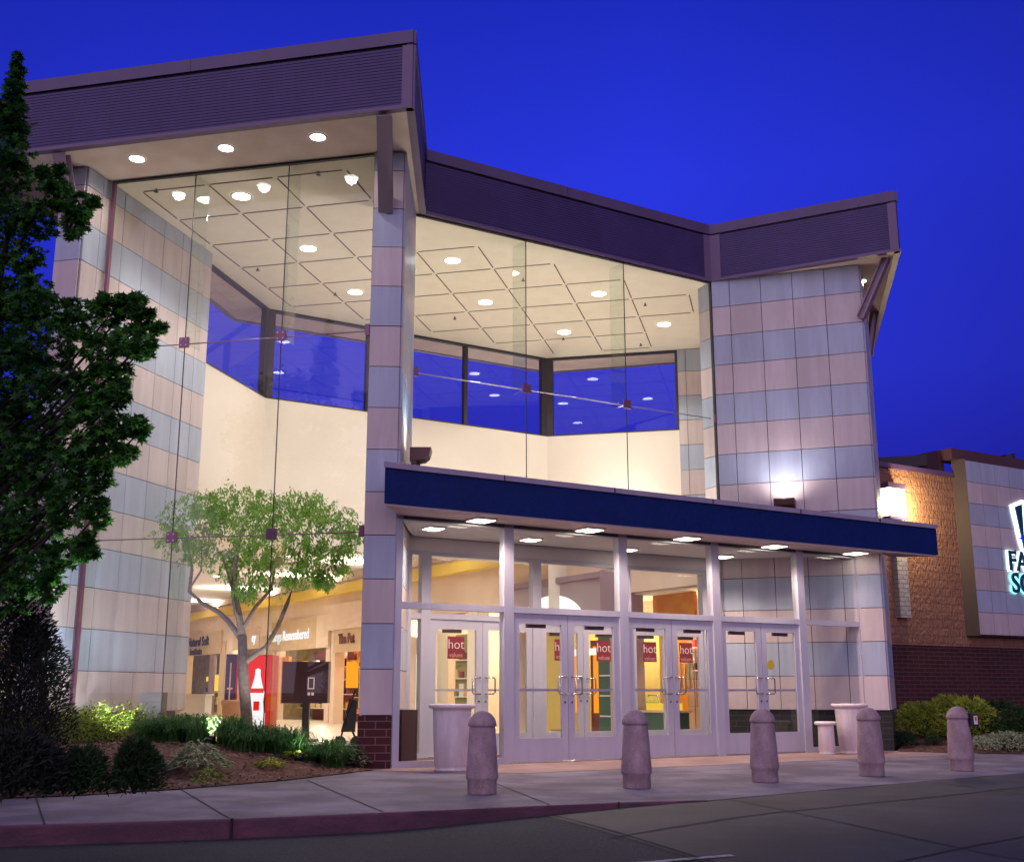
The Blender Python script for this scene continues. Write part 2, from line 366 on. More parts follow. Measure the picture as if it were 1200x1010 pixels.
# fin column
mb = MB(); panels(mb, FL, FR, ROWS, .6); panels(mb, FR, FB, ROWS, .62, off=.03); 
mb.prism([(FL[0]+.03, FL[1]+.03), (FR[0]-.01, FR[1]+.03), (FB[0]-.01, FB[1]), (-2.05, 18.7)], .0, ZS-.02, 2)
mb.build('fin_column', PM, mall)
mb = MB(); mb.prism([(-2.13, 16.33), (-1.65, 16.35), (-1.68, 18.6), (-2.07, 18.6)], 0, .70); mb.build('brick_base', M['dbrick'], mall)
# left pier wall
mb = MB(); panels(mb, T0, T1, ROWS, .60, start=.40); panels(mb, TL, T0, ROWS, .6, off=.03)
mb.prism([(TL[0], TL[1]+.05), (T0[0]-.02, T0[1]+.04), (T1[0]-.06, T1[1]), (T1[0]-.5, T1[1]+.1)], .0, ZS-.02, 2)
panels(mb, T1, (T1[0]-.45, T1[1]+.1), ROWS, .6)
mb.build('pier_wall', PM, mall)
# right tower
mb = MB(); panels(mb, RT0, RT1, ROWT, .618, start=.36, off=.04); panels(mb, RT1, RT2, ROWT, .7)
panels(mb, RB, RT0, ROWT, .6, off=.02)
mb.prism([(RT0[0]+.02, RT0[1]+.03), (RT1[0]-.02, RT1[1]+.03), (RT2[0]-.04, RT2[1]), (5.6, 27), (RB[0]+.06, RB[1]+.1)], 0, ZS-.02, 2)
mb.build('corner_tower', PM, mall)
mb = MB(); mb.prism([outw(RT0, .012, RT1), (RT1[0]+.02, RT1[1]-.02), (RT2[0]+.01, RT2[1]), (5.6, 26.9), (RB[0]-.01, RB[1]), (RT0[0]-.02, RT0[1])], 0, .69)
mb.build('brick_base', M['tbrick'], mall)
# back pier inside the hall
mb = MB(); panels(mb, B4, B5, ROWT, .6, start=.2); panels(mb, B5, (B5[0]-.5, B5[1]-2.6), ROWT[:], .62) if 0 else None
mb.wall(B4, B5, 0, ROWT[0], .1, .02, 0); mb.build('back_pier', PM, mall)
# --- roof: fascia, cap, soffit, ceiling
F0, F1, F2, F3, F4 = (-7.78, 16.44), (-1.42, 14.95), (-1.53, 18.70), (4.05, 22.10), (7.33, 20.42)
R5, R6, R7, R8 = (8.80, 26.9), (6.8, 28.1), (4.6, 27.95), (.95, 28.98)
R9, R10, R11 = (-6.25, 24.6), (-6.62, 22.2), (-7.2, 20.6)
R12 = (-8.6, 17.9)
def ribs(mb, P, Q, z0, z1, n):
    dx, dy = Q[0]-P[0], Q[1]-P[1]; L = hypot(dx, dy); nn = (dy/L, -dx/L); h = (z1-z0)/n
    for i in range(n):
        a = z0+i*h; o1, o2 = .013, .004
        pr = [(o1, a), (o1-.002, a+h*.82), (o2, a+h*.86), (o2, a+h)]
        for (oa, za), (ob, zb) in zip(pr, pr[1:]):
            mb.face([(P[0]+nn[0]*oa, P[1]+nn[1]*oa, za), (Q[0]+nn[0]*oa, Q[1]+nn[1]*oa, za), (Q[0]+nn[0]*ob, Q[1]+nn[1]*ob, zb), (P[0]+nn[0]*ob, P[1]+nn[1]*ob, zb)])
        nxt = o1
        mb.face([(P[0]+nn[0]*o2, P[1]+nn[1]*o2, a+h), (Q[0]+nn[0]*o2, Q[1]+nn[1]*o2, a+h), (Q[0]+nn[0]*nxt, Q[1]+nn[1]*nxt, a+h), (P[0]+nn[0]*nxt, P[1]+nn[1]*nxt, a+h)])
ring = [F0, F1, F2, F3, F4, R5, R6, R7, R8, R9, R10, R11, R12]
fas, capm, dk, tr = MB(), MB(), MB(), MB()
for i in range(len(ring)):
    P, Q = ring[i], ring[(i+1) % len(ring)]
    fas.wall(P, Q, ZS+.0, 10.14, .08, -.004)
    if i in (0, 1, 2, 3, 4): ribs(fas, P, Q, ZS+.05, 10.13, 19)
    capm.wall(P, Q, 10.165, 10.37, .12, .035)
    dk.wall(P, Q, 10.138, 10.168, .08, -.012)
    tr.wall(P, Q, ZS-.005, ZS+.05, .12, .030)
for P, Q, e1, e2 in ((F0, F1, 0, .16), (F1, F2, .16, 0), (F2, F3, 0, .18), (F3, F4, .22, .16)):
    L = hypot(Q[0]-P[0], Q[1]-P[1]); d = ((Q[0]-P[0])/L, (Q[1]-P[1])/L)
    if e1: tr.wall(P, (P[0]+d[0]*e1, P[1]+d[1]*e1), ZS+.05, 10.135, .05, .028)
    if e2: tr.wall((Q[0]-d[0]*e2, Q[1]-d[1]*e2), Q, ZS+.05, 10.135, .05, .028)
sm_ = MB()
for P, Q in ((F0, F1), (F2, F3), (F3, F4)):
    L = hypot(Q[0]-P[0], Q[1]-P[1]); d = ((Q[0]-P[0])/L, (Q[1]-P[1])/L); t = 3.0
    while t < L-.8:
        sm_ = MB(); sm_.wall((P[0]+d[0]*(t-.004), P[1]+d[1]*(t-.004)), (P[0]+d[0]*(t+.004), P[1]+d[1]*(t+.004)), 10.168, 10.368, .01, .037); t += 3.0; sm_.build('cap_seam', M['dark'], mall)
fas.build('fascia', M['fascia'], mall); capm.build('fascia_cap', M['cap'], mall); dk.build('shadow_gap', M['dark'], mall); tr.build('fascia_trim', M['trim'], mall)
mb = MB(); mb.prism([(x, y) for x, y in ring], 10.05, 10.13); mb.build('roof', M['dark'], mall)
hall = [(-6.54, 17.44), (-2.12, 16.44), (-1.9, 18.0), U0, U1, (3.88, 22.6), (4.0, 24.2), (4.78, 26.7), (B4[0], B4[1]), B3, B2, B1, T1]
mb = MB(); mb.prism([(x, y) for x, y in ring], ZS+.012, ZS+.06); mb.build('soffit', M['soffit'], mall)
mb = MB(); mb.prism([(-6.54, 17.43), (-2.12, 16.43), (-1.70, 18.72), U1, (3.90, 22.7), (4.9, 26.6), B4, B3, B2, B1, (-5.76, 20.5)], ZS+.002, ZS+.008); ceil = mb.build('ceiling', M['ceil'], mall)
# ceiling grid (thin recess strips, aligned with the left glass)
poly = [(-6.3, 17.75), (-2.3, 16.85), (-1.75, 19.0), (3.85, 22.45), (4.0, 23.4), (4.2, 26.6), (.9, 27.2), (-5.1, 23.5), (-5.6, 20.9)]
def inside(x, y, poly):
    c = False; n = len(poly)
    for i in range(n):
        x1, y1 = poly[i]; x2, y2 = poly[(i+1) % n]
        if (y1 > y) != (y2 > y) and x < (x2-x1)*(y-y1)/(y2-y1)+x1: c = not c
    return c
O = Vector((-1.53, 21.64)); gs = 1.205; mb = MB(); dCn = dirv(103.4); dDn = dirv(13.4)
for i in range(-9, 9):
    for j in range(-9, 9):
        p = O+dCn*i*gs+dDn*j*gs
        a, b = p+dCn*.03, p+dCn*(gs-.07)
        if inside(a.x, a.y, poly) and inside(b.x, b.y, poly): mb.beam((*a, ZS-.002), (*b, ZS-.002), .028, .006)
        a, b = p+dDn*.03, p+dDn*(gs-.07)
        if inside(a.x, a.y, poly) and inside(b.x, b.y, poly): mb.beam((*a, ZS-.002), (*b, ZS-.002), .022, .006)
mb.build('ceiling_grid', M['groove'], mall)
# downlights
def downlight(x, y, z, r=.13, e=150, col=(1, .92, .82), spot=150, lens='lamp', name='ceiling_light'):
    mb = MB(); mb.lathe([(r+.035, z-.002), (r+.03, z-.014), (r, z-.014)], (x, y, 0), 24, 1); mb.disc((x, y, z-.012), r, 24, 0)
    o = mb.build(name, [M[lens], M['vceil']], mall)
    lamp('SPOT', (x, y, z-.03), e, col, r*.8, spot, .5, mall, name='ceiling_lamp')
DL = [(-4.55, 17.95), (-3.83, 20.28), (-3.27, 22.7), (-1.15, 20.9), (-.57, 23.34), (1.82, 22.8), (1.21, 25.43), (3.45, 24.86)]
for x, y in DL: downlight(x, y, ZS, .15, 345, spot=125)
for x, y in ((-5.87, 16.58), (-4.39, 16.22), (-2.92, 15.86)): downlight(x, y, ZS+.012, .115, 70, spot=165)
downlight(*onz(1008, 330, 9.15).xy, ZS+.012, .12, 90, spot=165)
# sprinklers
for px, py in ((183, 225), (373, 205), (302, 317), (393, 346), (533, 374), (756, 358), (751, 405), (613, 329), (660, 398)):
    q = onz(px, py, 9.10); mb = MB(); mb.lathe([(.012, .05), (.012, 0), (.04, 0), (.04, -.006), (0, -.006)], q, 8); mb.build('sprinkler_head', M['brown'], mall)
# struts
def strut(p, q, w=.17, h=.22):
    mb = MB(); mb.beam(p, q, .03, h*.9); p, q = Vector(p), Vector(q)
    x = (q-p).normalized().cross(Vector((0, 0, 1))).normalized(); y = x.cross((q-p).normalized())
    for s in (-1, 1): mb.beam(p+y*s*h/2, q+y*s*h/2, w, .025)
    mb.build('roof_strut', M['strut'], mall)
strut((-1.93, 16.38, 8.22), (-1.84, 15.12, ZS+.01), .22, .20)
strut((-6.93, 16.92, 8.14), (-6.98, 16.38, ZS+.01), .2, .18)
strut((6.73, 21.10, 8.05), (7.20, 20.80, ZS+.01), .16, .12)
strut((RT2[0]-.02, RT2[1], 8.15), (RT2[0]+.20, RT2[1]+.06, ZS+.01), .14, .12)
# --- back walls of the hall
def bw(P, Q, z0, z1, m='cream', th=.25): mb = MB(); mb.wall(P, Q, z0, z1, th); return mb.build('plaster_wall', M[m], mall)
ZB, ZW = 4.0, 7.15
bw((B1[0]-.1, B1[1]-.5), B2, ZB, ZW); bw(B2, B3, ZB, ZW); bw(B3, B4, 2.8, ZW)
# clerestory frames + glass
def clere(P, Q, muls):
    dx, dy = Q[0]-P[0], Q[1]-P[1]; L = hypot(dx, dy); d = (dx/L, dy/L); mb = MB()
    mb.wall(P, Q, ZS-.05, ZS, .12, .01); mb.wall(P, Q, ZW, ZW+.03, .12, .01)
    for t, w in muls: mb.wall((P[0]+d[0]*(t-w/2), P[1]+d[1]*(t-w/2)), (P[0]+d[0]*(t+w/2), P[1]+d[1]*(t+w/2)), ZW+.03, ZS-.05, .12, .015)
    w = mb.build('clerestory_window', M['dark'], mall)
    mb = MB(); mb.wall(P, Q, ZW+.03, ZS-.05, .012, -.05); mb.build('pane', M['glass'], w)
clere((B1[0]-.1, B1[1]-.5), B2, [(.03, .06), (hypot(B2[0]-B1[0]+.1, B2[1]-B1[1]+.5)-.09, .16)])
L2 = hypot(B3[0]-B2[0], B3[1]-B2[1]); clere(B2, B3, [(.08, .14), (L2*.33, .10), (L2*.68, .09), (L2-.08, .17)])
L3 = hypot(B4[0]-B3[0], B4[1]-B3[1]); clere(B3, B4, [(.075, .15), (L3-.03, .06)])
# --- left glass wall and upper glass wall
def glasswall(P, Q, z0, z1, joints, name='glass_wall'):
    dx, dy = Q[0]-P[0], Q[1]-P[1]; L = hypot(dx, dy); d = (dx/L, dy/L); n = (d[1], -d[0])
    xs = [0]+[j*L for j in joints]+[L]
    for a, b in zip(xs, xs[1:]):
        mb = MB(); mb.wall((P[0]+d[0]*(a+.006), P[1]+d[1]*(a+.006)), (P[0]+d[0]*(b-.006), P[1]+d[1]*(b-.006)), z0, z1, .012, 0); mb.build('glass_pane', M['glass'], mall)
    mb = MB()
    for x in xs[1:-1]: mb.wall((P[0]+d[0]*(x-.0055), P[1]+d[1]*(x-.0055)), (P[0]+d[0]*(x+.0055), P[1]+d[1]*(x+.0055)), z0, z1, .016, .002)
    mb.wall(P, Q, z1, z1+.03, .06, .02)
    mb.build('sealant_joint', M['dark'], mall)
    return d, n, xs
d1, n1, x1 = glasswall(G0, G1, 0.0, ZS-.03, [.328, .684])
d2, n2, x2 = glasswall(U0, U1, 3.6, ZS-.03, [.335, .668])
mb = MB(); mb.wall(G0, G1, 0, .30, .14, -.013); mb.build('glass_sill', M['dark'], mall)
mb = MB(); mb.wall(G0, (G0[0]+d1[0]*.05, G0[1]+d1[1]*.05), 0, ZS-.03, .07, .02); mb.build('edge_mullion', M['bracket'], mall)
mb = MB(); mb.wall((U1[0]-d2[0]*.04, U1[1]-d2[1]*.04), U1, 3.6, ZS-.03, .07, .02); mb.build('edge_mullion', M['dark'], mall)
def fins(P, d, n, xs, spans):
    for x in xs[1:-1]:
        for z0, z1 in spans:
            p = Vector((P[0]+d[0]*x, P[1]+d[1]*x)); mb = MB()
            a = p-Vector(n)*.03; b = p-Vector(n)*(.46)
            mb.prism([(a.x-d[0]*.008, a.y-d[1]*.008), (a.x+d[0]*.008, a.y+d[1]*.008), (b.x+d[0]*.008, b.y+d[1]*.008), (b.x-d[0]*.008, b.y-d[1]*.008)], z0, z1)
            mb.build('glass_fin', M['fin'], mall)
fins(G0, d1, n1, x1, [(6.3, ZS-.01), (0, 3.27)]); fins(U0, d2, n2, x2, [(6.3, ZS-.01)])
def brackets(P, d, n, xs, zs, rods=True):
    for z in zs:
        for k, x in enumerate(xs):
            p = Vector((P[0]+d[0]*x, P[1]+d[1]*x)); mb = MB()
            w = .165 if 0 < k < len(xs)-1 else .07
            q = p+Vector(d)*(w/2 if k == 0 else (-w/2 if k == len(xs)-1 else 0))
            mb.wall((q.x-d[0]*w/2, q.y-d[1]*w/2), (q.x+d[0]*w/2, q.y+d[1]*w/2), z-.082, z+.082, .03, .035)
            if 0 < k < len(xs)-1:
                for a in (-1, 1):
                    for b in (-1, 1):
                        c = q+Vector(d)*a*.042; mb.wall((c.x-d[0]*.010, c.y-d[1]*.010), (c.x+d[0]*.010, c.y+d[1]*.010), z+b*.045-.010, z+b*.045+.010, .01, .045, 1)
            mb.build('glass_bracket', [M['bracket'], M['steel']], mall)
        a = (P[0]-n[0]*.06+d[0]*.1, P[1]-n[1]*.06+d[1]*.1, z); b = (P[0]+d[0]*(xs[-1]-.1)-n[0]*.06, P[1]+d[1]*(xs[-1]-.1)-n[1]*.06, z)
        mb = MB(); mb.tube([a, b], .009, 6); mb.build('bracing_rod', M['bracket'] if P == G0 else M['steel'], mall)
brackets(G0, d1, n1, x1, (6.3, 3.27)); brackets(U0, d2, n2, x2, (6.3,))
# --- canopy
CN = [(-1.74, 15.46), (8.01, 21.55)]
ZC = 3.5
cpoly = [(-1.60, 16.40), (6.70, 21.10), (4.05, 22.08), (-1.63, 18.66)]
mb = MB(); mb.prism([CN[0], CN[1], (7.15, 21.63), (6.84, 21.16), (6.78, 21.12), (-1.62, 16.33)], ZC+.031, 4.02)
mb.build('canopy_fascia', M['navy'], mall)
mb = MB(); mb.prism([(CN[0][0]-.01, CN[0][1]-.045), (CN[1][0]+.03, CN[1][1]-.02), (7.17, 21.66), (6.86, 21.16), (6.80, 21.10), (-1.61, 16.30)], 4.022, 4.10); mb.build('canopy_cap', M['ccap'], mall)
mb = MB(); mb.prism(cpoly, 3.93, 4.0); mb.build('canopy_roof', M['dark'], mall)
so_poly = [CN[0], CN[1], (6.80, 21.02), (6.60, 21.36), sf(-1.9, 0), (-1.64, 16.36)]
mb = MB(); mb.prism([(CN[0][0]+.02, CN[0][1]+.03), (CN[1][0]-.03, CN[1][1]+.01), (7.1, 21.6), (6.83, 21.12), sf(7.60), sf(-1.93), (-1.62, 16.36)], ZC, ZC+.03); mb.build('canopy_soffit', M['csoffit'], mall)
mb = MB(); mb.prism([sf(-1.9, -.01), sf(7.5, -.01), (6.4, 21.28), (4.05, 22.10), (-1.62, 18.62)], ZC+.001, ZC+.028); mb.build('vestibule_ceiling', M['vceil'], mall)
mb = MB(); mb.wall(sf(-1.95, .03), sf(7.52, .03), ZC-.05, ZC-.001, .08); mb.build('canopy_edge_trim', M['dark'], mall)
def squarelight(x, y, z, e, s=.42, cone=155, bl=.4):
    a = math.atan2(dA.y, dA.x); mb = MB(); mb.box((x, y, z-.012), (s, s, .024), a, 1); mb.box((x, y, z-.016), (s-.05, s-.05, .030), a, 0)
    mb.lathe([(.0, -.045), (.10, -.045), (.11, -.030)], (x, y, z), 16, 0)
    mb.build('canopy_light', [M['lampw'], M['vceil']], mall)
    lamp('SPOT', (x, y, z-.09), e, (1, .76, .64), .16, cone, bl, mall, name='canopy_lamp')
for k in range(4): squarelight(*sf(-.70+k*1.96, .27), ZC, 190, .36)
squarelight(*sf(7.17, .30), ZC, 60, .36, cone=100, bl=1)
for px, py in ((508, 618), (622, 631), (735, 643), (848, 651), (935, 656)):
    q = onz(px, py, ZC); squarelight(q.x, q.y, ZC, 130 if px < 800 else 150, .30, 155 if px < 800 else 115, .9)
mb = MB(); L = hypot(CN[1][0]-CN[0][0], CN[1][1]-CN[0][1]); d_ = ((CN[1][0]-CN[0][0])/L, (CN[1][1]-CN[0][1])/L)
for t in (1.9, 3.9, 5.9, 7.9, 9.9):
    mb = MB(); mb.wall((CN[0][0]+d_[0]*(t-.004), CN[0][1]+d_[1]*(t-.004)), (CN[0][0]+d_[0]*(t+.004), CN[0][1]+d_[1]*(t+.004)), 4.024, 4.098, .02, .052); mb.build('cap_seam', M['dark'], mall)
# --- storefronts (outer with doors, inner with doors)
MUL = [-1.90, -.07, 2.08, 4.03, 6.02, 7.50]
def frame(o, t0, t1, muls, ztop, doors, name):
    mb = MB(); W2 = .07
    for t in muls:
        w = .17 if t not in (muls[0], muls[-1]) else .10
        mb.wall(sf(t-w/2, o), sf(t+w/2, o), 0, ztop, .14, .03)
    mb.wall(sf(t0, o), sf(t1, o), ztop-.07, ztop-.002, .12, .027)
    mb.wall(sf(t0, o), sf(t1, o), 2.18, 2.27, .12, .025)
    for a, b in zip(muls, muls[1:]):
        if a not in doors: mb.wall(sf(a, o), sf(b, o), .001, .09, .12, .022)
        else: mb.wall(sf(a, o), sf(b, o), .001, .018, .14, .03, 1)
    fr = mb.build('storefront_frame', [M['alu'], M['steel']], mall)
    for a, b in zip(muls, muls[1:]):
        mb = MB(); mb.wall(sf(a+.07, o), sf(b-.07, o), 2.27, ztop-.07, .012, -.03); mb.build('transom_pane', M['dglass'], mall)
        if a not in doors:
            mb = MB(); mb.wall(sf(a+.05, o), sf(b-.05, o), .09, 2.18, .012, -.03); mb.build('window_pane', M['dglass'], mall)
def door_proto(w, hand, sign):
    """door leaf in local coordinates: x along the leaf (0..w), -y outward"""
    mb = MB(); st = .115
    for x in (st/2, w-st/2): mb.box((x, 0, 1.09), (st, .045, 2.15))
    mb.box((w/2, 0, 2.165-.075), (w-2*st, .044, .15)); mb.box((w/2, 0, .18), (w-2*st, .044, .33))
    d = mb.build('door', M['alu'])
    mb = MB(); mb.box((w/2, .005, 1.18), (w-2*st, .012, 1.67)); mb.build('pane', M['dglass'], d)
    mb = MB(); mb.box((w/2, .055, 1.04), (w-2*st+.06, .03, .035)); mb.build('push_bar', M['alu'], d)
    hx = w-.06 if hand > 0 else .06; s = -hand
    mb = MB(); mb.tube([(hx, -.02, 1.24), (hx, -.08, 1.24), (hx+s*.13, -.08, 1.24), (hx+s*.15, -.08, 1.22), (hx+s*.15, -.08, 1.0), (hx+s*.13, -.08, .98), (hx, -.08, .98), (hx, -.02, .98)], .013, 8)
    mb.build('handle', M['steel'], d)
    mb = MB(); mb.tube([(hx-s*.0, -.022, .86), (hx, -.034, .86)], .018, 12); mb.build('lock', M['steel'], d)
    mb = MB(); mb.box((w*.45 if hand > 0 else w*.55, .04, 1.985), (.34, .05, .055)); mb.build('closer', M['brown'], d)
    if sign:
        mb = MB(); mb.box((w/2, -.012, 1.72), (.31, .006, .36)); sg = mb.build('sign', M['signred'], d)
        text('hot', .225, M['signwhite'], 'lettering', d, .001, (w/2, -.017, 1.77), (1, 0), bold=-.003)
        text('values', .105, M['signpink'], 'lettering', d, .001, (w/2, -.017, 1.60), (1, 0), bold=.0)
    return d
M['signred'] = mat('sign_dark_red', (.22, .022, .025), .5); M['signwhite'] = mat('sign_white', (.8, .72, .70), .6); M['signpink'] = mat('sign_pale_pink', (.6, .32, .32), .6)
frame(0, MUL[0], MUL[-1], MUL, ZC, (MUL[1], MUL[2], MUL[3]), 'outer')
IM = [-.74, -.42, 1.73, 3.68, 5.55, 5.92]
frame(-2.0, IM[0], IM[-1], IM, 3.28, (IM[1], IM[2], IM[3]), 'inner')
mb = MB(); mb.wall(sf(-.8, -2.0), sf(5.95, -2.0), 3.281, ZC, .14, .03); mb.build('header_wall', M['vceil'], mall)
mb = MB(); mb.wall(sf(-.8, -2.0), sf(5.95, -2.0), 3.5, 4.2, .14, -.03); mb.build('upper_sill', M['alu'], mall)
mb = MB(); mb.wall(sf(-.6, -2.2), sf(5.8, -2.2), 4.0, 4.06, .35, -.0); mb.build('added_fill_ledge', M['cream'], mall)  # ledge added to carry the unseen fill uplights
for t_ in (.5, 2.6, 4.7):
    q = sf(t_, -2.38); l = lamp('AREA', (q[0], q[1], 4.09), 62, (1, .92, .80), 1, parent=mall, aim=(-.30, .30, 1), name='added_ceiling_fill'); l.data.shape = 'RECTANGLE'; l.data.size = 1.8; l.data.size_y = .25; l.rotation_euler.rotate_axis('Z', 0)  # unseen uplights added to brighten the hall ceiling
protos = {}
def put_doors(o, muls, sign):
    for a, b in zip(muls, muls[1:]):
        if b-a < 1.5: continue
        t0, t1 = a+.085, b-.085; w = (t1-t0)/2-.004
        for k in (0, 1):
            key = (round(w, 2), k, sign)
            src = protos.get(key)
            if src is None: d = door_proto(w, 1 if k == 0 else -1, sign); protos[key] = d
            else: d = copy_tree(src)
            p = sf(t0+(0 if k == 0 else w+.008), o-.02)
            d.parent = mall; d.location = (p[0], p[1]-19, 0.012); d.rotation_euler = (0, 0, math.atan2(dA.y, dA.x))
put_doors(0, MUL[1:5], False); put_doors(-2.0, IM[1:5], True)
M['sticker'] = mat('yellow_sticker', (.55, .42, .03), .6); M['blu'] = mat('blue_sticker', (.10, .25, .45), .6)
def sticker(px, z, o, r, mt):
    # round window sticker where the view ray azimuth meets the storefront line
    s = (px-600)/1379; P = Vector(sf(0, o)); t = (s*P.y-P.x)/(dA.x-s*dA.y); c = sf(t, o+.012); mb = MB()
    pts = [(c[0]+dA.x*r*cos(a), c[1]+dA.y*r*cos(a), z+r*sin(a)) for a in [2*pi*k/20 for k in range(20)]]
    pts2 = [(p[0]-nA.x*.004, p[1]-nA.y*.004, p[2]) for p in pts]
    mb.face(pts); mb.face(pts2[::-1])
    for i in range(20): j = (i+1) % 20; mb.face([pts[i], pts2[i], pts2[j], pts[j]])
    mb.build('window_sticker', mt, mall)
sticker(904, 1.48, 0, .085, M['sticker']); sticker(792, 1.45, -2.0, .085, M['sticker']); sticker(497, 1.78, -2.0, .07, M['blu'])
# vestibule floor / hall floor
mb = MB(); mb.prism([(-7.2, 17.0), (-2.1, 16.45), sf(-1.9, -.02), sf(7.7, -.02), (6.6, 21.5), (9, 30), (4, 75), (-50, 75), (-24, 30), (-9, 22)], -.05, .004); mb.build('floor', M['floor'], mall)
mb = MB(); mb.prism([sf(-1.7, -.15), sf(6.0, -.15), sf(5.9, -1.9), sf(-.6, -1.9)], .005, .014); mb.build('entrance_mat', M['brown'], mall)
# bench / heater box in vestibule at left (dark cabinet)
mb = MB(); c = sf(-1.62, -.38); mb.box((c[0], c[1], .40), (.24, .55, .76), math.atan2(dA.y, dA.x)); mb.build('vestibule_cabinet', M['olive'] if 'olive' in M else M['brown'], mall)
# --- mall interior: right hand shop wall, corridor ceiling, left wall
dW = dirv(-31.4); W0 = Vector((4.30, 22.60))
def wp(s, o=0): p = W0+dW*s-Vector((dW.y, -dW.x))*o; return (p.x, p.y)      # o: distance into the corridor
def sx(px): k = (px-600)/1379; return (k*W0.y-W0.x)/(dW.x-k*dW.y)
def ws(pxa, pxb, z0, z1, m, name, o=0, th=.1, parent=mall):
    a, b = sx(pxb), sx(pxa)     # far end first (left in the picture)
    mb = MB(); mb.wall(wp(b, o), wp(a, o), z0, z1, th, 0); return mb.build(name, M[m] if isinstance(m, str) else m, parent)
mb = MB(); mb.wall(wp(60), wp(.2), 3.15, 4.55, .3, 0); mb.wall(wp(62), wp(6.6), 4.551, 4.95, .3, 0); mb.build('shop_bulkhead', M['peach'], mall)
mb = MB(); mb.wall(wp(60), wp(.2), 4.22, 4.55, .35, .28); mb.build('yellow_cove', M['yellow'], mall)
mb = MB(); mb.wall(wp(60), wp(.2), 4.551, 4.60, .05, .33); mb.build('cove_lip', M['strut'], mall)
for s_ in (10, 15, 20, 26, 33, 42):
    q = wp(s_, .12); l = lamp('AREA', (q[0], q[1], 4.585), 330, (1, .90, .76), 1, parent=mall, aim=(-.15, -.05, 1), name='cove_lamp'); l.data.shape = 'RECTANGLE'; l.data.size = .25; l.data.size_y = 4
mb = MB(); mb.prism([wp(62, -.4), wp(7.0, -.4), (.87, 27.75), (-5.3, 23.9), (-6.2, 20.6), (-8.5, 21), (-12, 24), wp(62, 14)], 4.9, 5.0); mb.build('corridor_ceiling', M['vceil'], mall)
mb = MB(); mb.prism([wp(.3, -.35), wp(7.4, -.35), (.87, 27.65), (4.0, 26.95), (6, 27)], 4.56, 4.62); mb.build('shop_roof', M['cream'], mall)
l = lamp('AREA', (2.6, 26.3, 4.7), 60, (1, .92, .80), 1.2, parent=mall, aim=(-.15, -.25, 1), name='added_ceiling_fill')  # another unseen fill lamp, added above the shops for the hall ceiling
mb = MB(); mb.wall(wp(62, 20), wp(62, -5), 0, 4.9, .3, 0); mb.build('end_wall', M['peach'], mall)
mb = MB(); mb.wall((-9.5, 21.5), wp(62, 13), 0, 4.9, .3, -.0); mb.build('left_shop_wall', M['peach'], mall)
mb = MB(); mb.wall((-5.76, 20.6), (-9.5, 21.5), 0, 4.9, .2, 0); mb.build('left_shop_wall', M['peach'], mall)
# back of shops
M['shopback'] = mat('shop_back_wall', (.45, .36, .20), .8, noise=(.30, .24, .13), nscale=3)
M['orange'] = mat('orange_wall', (.75, .33, .04), .8, noise=(.62, .22, .03), nscale=3)
M['ochre'] = mat('ochre_wall', (.55, .42, .12), .8)
M['olive'] = mat('olive_panel', (.24, .23, .10), .7); M['dkred'] = mat('dark_red_panel', (.20, .035, .03), .6, noise=(.11, .02, .018), nscale=2)
M['mauve'] = mat('mauve_panel', (.42, .34, .38), .6); M['green'] = mat('dark_green_panel', (.03, .10, .07), .5)
M['bred'] = mat('bright_red', (.62, .03, .02), .5); M['lime'] = mat('lime_cloth', (.45, .65, .05), .8)
mb = MB(); mb.prism([wp(62, -3.6), wp(62, -.1), wp(.9, -.1), wp(.9, -3.0)], 3.10, 3.14); mb.build('shop_ceiling', M['cream'], mall)
mb = MB(); mb.wall(wp(62, -3.4), wp(.5, -3.2), 0, 3.12, .1, 0); mb.build('shop_back_wall', M['shopback'], mall)
ws(150, 398, 0, 3.15, 'shopback', 'shop_back_wall', o=-3.0)
ws(398, 560, 0, 3.15, 'peach', 'shop_back_wall', o=-2.2)
ws(590, 700, 0, 3.15, 'ochre', 'shop_back_wall', o=-1.8)
ws(700, 860, 0, 3.15, 'orange', 'shop_back_wall', o=-2.2)
# pilasters / shop fronts by where they stand along the wall
for a, b, m in ((200, 216, 'tan'), (256, 262, 'tan'), (263, 271, 'peach'), (301, 318, 'tan'), (318, 323, 'peach'), (381, 386, 'peach'), (387, 392, 'peach'), (424, 436, 'peach'), (455, 476, 'peach'), (505, 513, 'cream'), (548, 560, 'cream'), (590, 606, 'cream'), (622, 630, 'tan'), (716, 742, 'mauve')):
    ws(a, b, 0, 3.15, m, 'shop_pilaster', o=.02, th=.35)
ws(223, 229, 0, 2.5, 'olive', 'shop_panel', o=-.8); ws(236, 241, 0, 2.6, 'strut', 'shop_panel', o=-.3); ws(271, 300, 0, 2.7, 'olive', 'shop_panel', o=-1.0)
ws(214, 258, 2.62, 3.6, 'tan', 'shop_sign', o=.10); ws(318, 372, 2.5, 3.6, 'tan', 'shop_sign', o=.10); ws(372, 386, 2.5, 3.62, 'peach', 'shop_sign_return', o=.12)
ws(392, 424, 2.3, 3.05, 'tan', 'shop_sign', o=.10); ws(386, 430, 3.05, 3.9, M['peach'], 'shop_bulkhead', o=.16)
ws(271, 302, 2.7, 3.5, 'tan', 'shop_sign', o=.05)
ws(323, 381, 0, 2.5, 'dkred', 'shop_panel', o=-1.5)
def wtext(s, px, z, size, mt, o, sxx=1, shear=0, bold=0):
    t = sx(px); p = wp(t, o); return text(s, size, mt, 'shop_lettering', mall, .01, (p[0], p[1], z), (-dW.x, -dW.y), sx=sxx, shear=shear, bold=bold)
wtext('Natural Soft', 232, 3.2, .56, M['black'], .13, 1.15, bold=.012); wtext('Institute', 230, 2.78, .42, M['black'], .13, 1.3, bold=.01)
